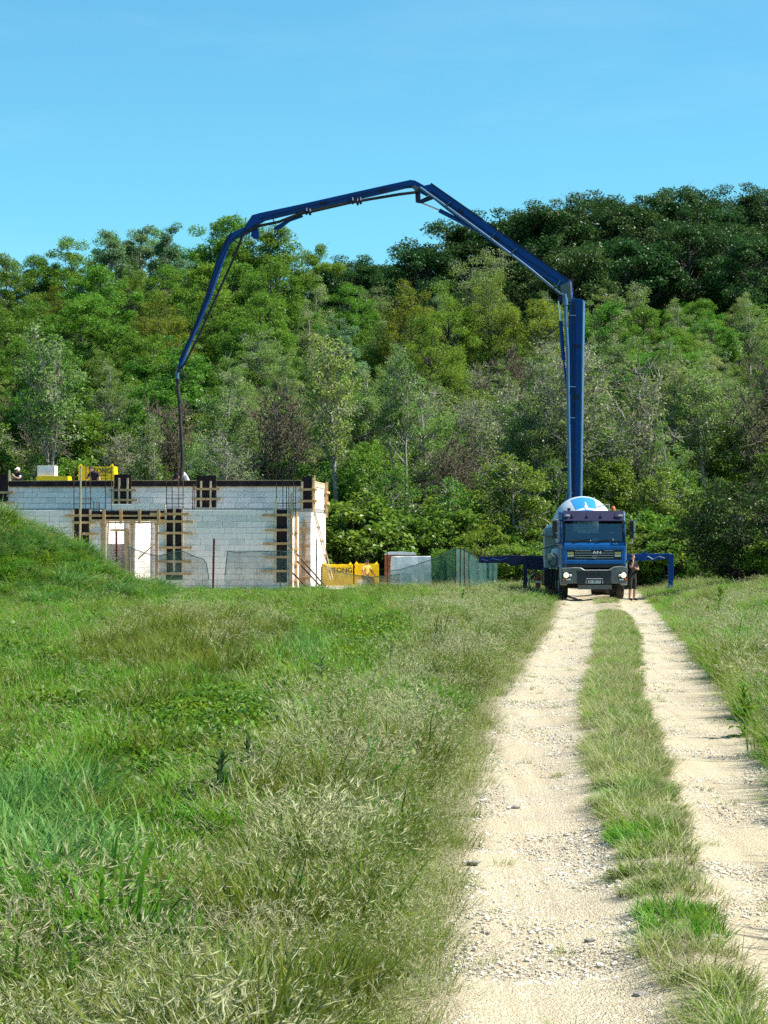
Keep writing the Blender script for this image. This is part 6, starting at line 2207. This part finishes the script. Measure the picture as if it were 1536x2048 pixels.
# gravel stones lying on the ruts
def pebble(seed, m):
    rg = np.random.default_rng(seed)
    bm = BM()
    bmesh.ops.create_icosphere(bm, subdivisions=1, radius=1)
    for v in bm.verts:
        v.co *= rg.uniform(0.72, 1.2)
        v.co.z *= 0.6
        v.co.x *= 1.15
    me = bpy.data.meshes.new('pebble')
    bm.to_mesh(me)
    bm.free()
    me.materials.append(m)
    return me
m_st = [mat('limestone_white', (0.56, 0.52, 0.44), 0.95, var=0.15, scale=2), mat('limestone_buff', (0.42, 0.36, 0.27), 0.95, var=0.2, scale=2), mat('stone_grey', (0.24, 0.22, 0.19), 0.9, var=0.25, scale=2)]
pebs = [pebble(i, m_st[(0, 0, 1, 1, 2)[i]]) for i in range(5)]
P_, R_, S_, I_ = [], [], [], []
n_st = 90000
u = grs.uniform(0, 1, n_st)
Yc = 7.5 * (75 / 7.5) ** u
side = grs.integers(0, 2, n_st)
for Y, s, t in zip(Yc, side, grs.uniform(-0.08, 1.08, n_st)):
    L, a, b, r = track(Y)
    x = L + (a - L) * t if s == 0 else b + (r - b) * t
    d = n2(x, Y, 1.1, 51) + 0.6 * n2(x, Y, 0.35, 55) + 0.35 * (abs(t - 0.5) * 2 - 0.5)
    if grs.uniform() > 0.45 + 0.9 * d:
        continue
    sz = 0.0042 * math.exp(abs(grs.normal(0, 0.56))) * (1 + 0.012 * Y)
    sz = min(sz, 0.022)
    P_.append((x, Y, track_z(x, Y) - sz * 0.1))
    R_.append((grs.normal(0, 0.3), grs.normal(0, 0.3), grs.uniform(0, 6.28)))
    S_.append((sz, sz * grs.uniform(0.7, 1.1), sz))
    I_.append(int(grs.choice(5, p=(0.32, 0.32, 0.18, 0.14, 0.04))))
print('stones', len(P_))
scatter('gravel', P_, R_, S_, I_, pebs, 'loose pale limestone gravel lying in the two wheel ruts', 'gravel')

# ---------------------------------------------------------------- single plants and stones in the meadow
M['thistle'] = leaf_mat('thistle_leaf', (0.030, 0.080, 0.022), (0.090, 0.165, 0.050), 0.35)
def weed_plant(name, label, x, Y, h, n, m, seed, ll=0.16, width=0.17, group=None, upright=0.4):
    rg = random.Random(seed)
    root = thing(name, label, 'plant', (x, Y, surf(x, Y) - 0.02), rg.uniform(0, 6), group)
    bm = BM()
    tube(bm, [(0, 0, 0), (0.01, 0.02, h * 0.5), (0.03, 0.0, h)], [0.012, 0.009, 0.004], 6)
    obj('stem', bm, M[m], root)
    V, F, A = [], [], []
    def leaf_mesh(l):
        V, F, A = [], [], []
        k = 7
        for i in range(k):
            t = i / (k - 1)
            w = l * width * (math.sin(math.pi * min(0.97, t * 0.9 + 0.08))) * (1.25 if i % 2 else 0.75)
            z = 0.25 * l * math.sin(t * 2.2) - 0.25 * l * t * t
            V += [(l * t, -w, z), (l * t, 0, z - 0.01), (l * t, w, z)]
            A += [rg.random()] * 3
        for i in range(k - 1):
            b = i * 3
            F += [(b, b + 1, b + 4, b + 3), (b + 1, b + 2, b + 5, b + 4)]
        return np_mesh('leaf', V, np.array(F), [M[m]], {'rnd': A}, smooth=True)
    lms = [leaf_mesh(ll * s) for s in (0.8, 1.0, 1.2)]
    for i in range(n):
        o = bpy.data.objects.new('leaf', lms[i % 3])
        link(o, root)
        t = (i + 0.5) / n
        o.location = (0.03 * t, 0.02 * t, h * (0.08 + 0.9 * t))
        o.rotation_euler = (rg.uniform(-0.5, 0.5), -upright * (0.3 + t) + rg.uniform(-0.35, 0.35), i * 2.399 + rg.uniform(-0.5, 0.5))
        s = (1.15 - 0.6 * t) * rg.uniform(0.7, 1.15)
        o.scale = (s, s, s)
    return root
for name, lab, px, py, h, n, m, ll, up in (
        ('thistle', 'dark thistle with jagged leaves in the meadow, the tallest of three', 440, 1660, 0.62, 40, 'thistle', 0.21, 0.55),
        ('thistle', 'dark thistle low in the meadow, lower left of the tallest thistle', 392, 1690, 0.48, 30, 'thistle', 0.20, 0.35),
        ('thistle', 'dark thistle in the meadow, upper right of the tallest thistle', 492, 1622, 0.56, 32, 'thistle', 0.17, 0.6),
        ('broadleaf_weed', 'dark leaved weed at the bottom edge of the meadow', 470, 2035, 0.20, 16, 'g_lush', 0.09, 0.5),
        ('broadleaf_weed', 'tall dark leafy weed in the meadow below the outrigger end', 925, 1222, 0.75, 20, 'g_lush', 0.26, 0.9),
        ('broadleaf_weed', 'bushy broad leaved weed on the right verge below the dark bush', 1440, 1250, 0.95, 34, 'g_weed', 0.30, 0.6),
        ('broadleaf_weed', 'smaller leafy weed at the track edge of the right verge', 1412, 1252, 0.55, 18, 'g_weed', 0.22, 0.6),
        ('broadleaf_weed', 'small dark leafy weed beside the left rut in the meadow', 640, 1395, 0.55, 22, 'thistle', 0.2, 0.4),
        ('broadleaf_weed', 'dark broad leaved weed on the right verge beside the near rut', 1490, 1470, 0.7, 30, 'g_lush', 0.22, 0.5)):
    x, Y = ground_pt(px, py)
    weed_plant(name, lab, x, Y, h, n, m, int(px), ll=ll, upright=up, group='single weeds in the meadow')
# one bright clump of broad grass
x, Y = ground_pt(655, 1685)
rg = np.random.default_rng(77)
V_, F3_, F4_, A_, H2_ = [], [], [], [], []
blade_set(V_, F3_, F4_, A_, H2_, rg, 90, 0.34, 0.013, 0.17, 0.25, 0.5)
o = obj('grass_clump', np_mesh('grass_clump', np.array(V_), [np.array(F4_), np.array(F3_)], [M['g_lush']], {'rnd': A_, 'hgt': H2_}), M['g_lush'])
o.location = (x, Y, surf(x, Y) - 0.02)
tag(o, 'bright green clump of broad grass blades standing alone in the pale meadow', 'grass clump')
for px, py, s, lab in ((945, 1727, 0.045, 'dark stone at the grass edge of the left rut'), (1178, 1872, 0.030, 'flat dark stone lying in the near left rut'), (1030, 1608, 0.035, 'flat dark stone in the left rut further off'), (1225, 1745, 0.032, 'grey stone at the edge of the middle grass strip'), (1280, 1988, 0.034, 'grey stone at the bottom of the left rut beside the grass strip'), (1430, 1888, 0.030, 'dark stone in the right rut beside the grass strip')):
    x, Y = ground_pt(px, py)
    o = obj('stone', pebble(int(px), m_st[2]), m_st[2])
    o.location = (x, Y, track_z(x, Y) + s * 0.3)
    o.scale = (s * 1.2, s, s * 0.9)
    o.rotation_euler = (0, 0, px)
    tag(o, lab, 'stone', 'larger stones on the track')
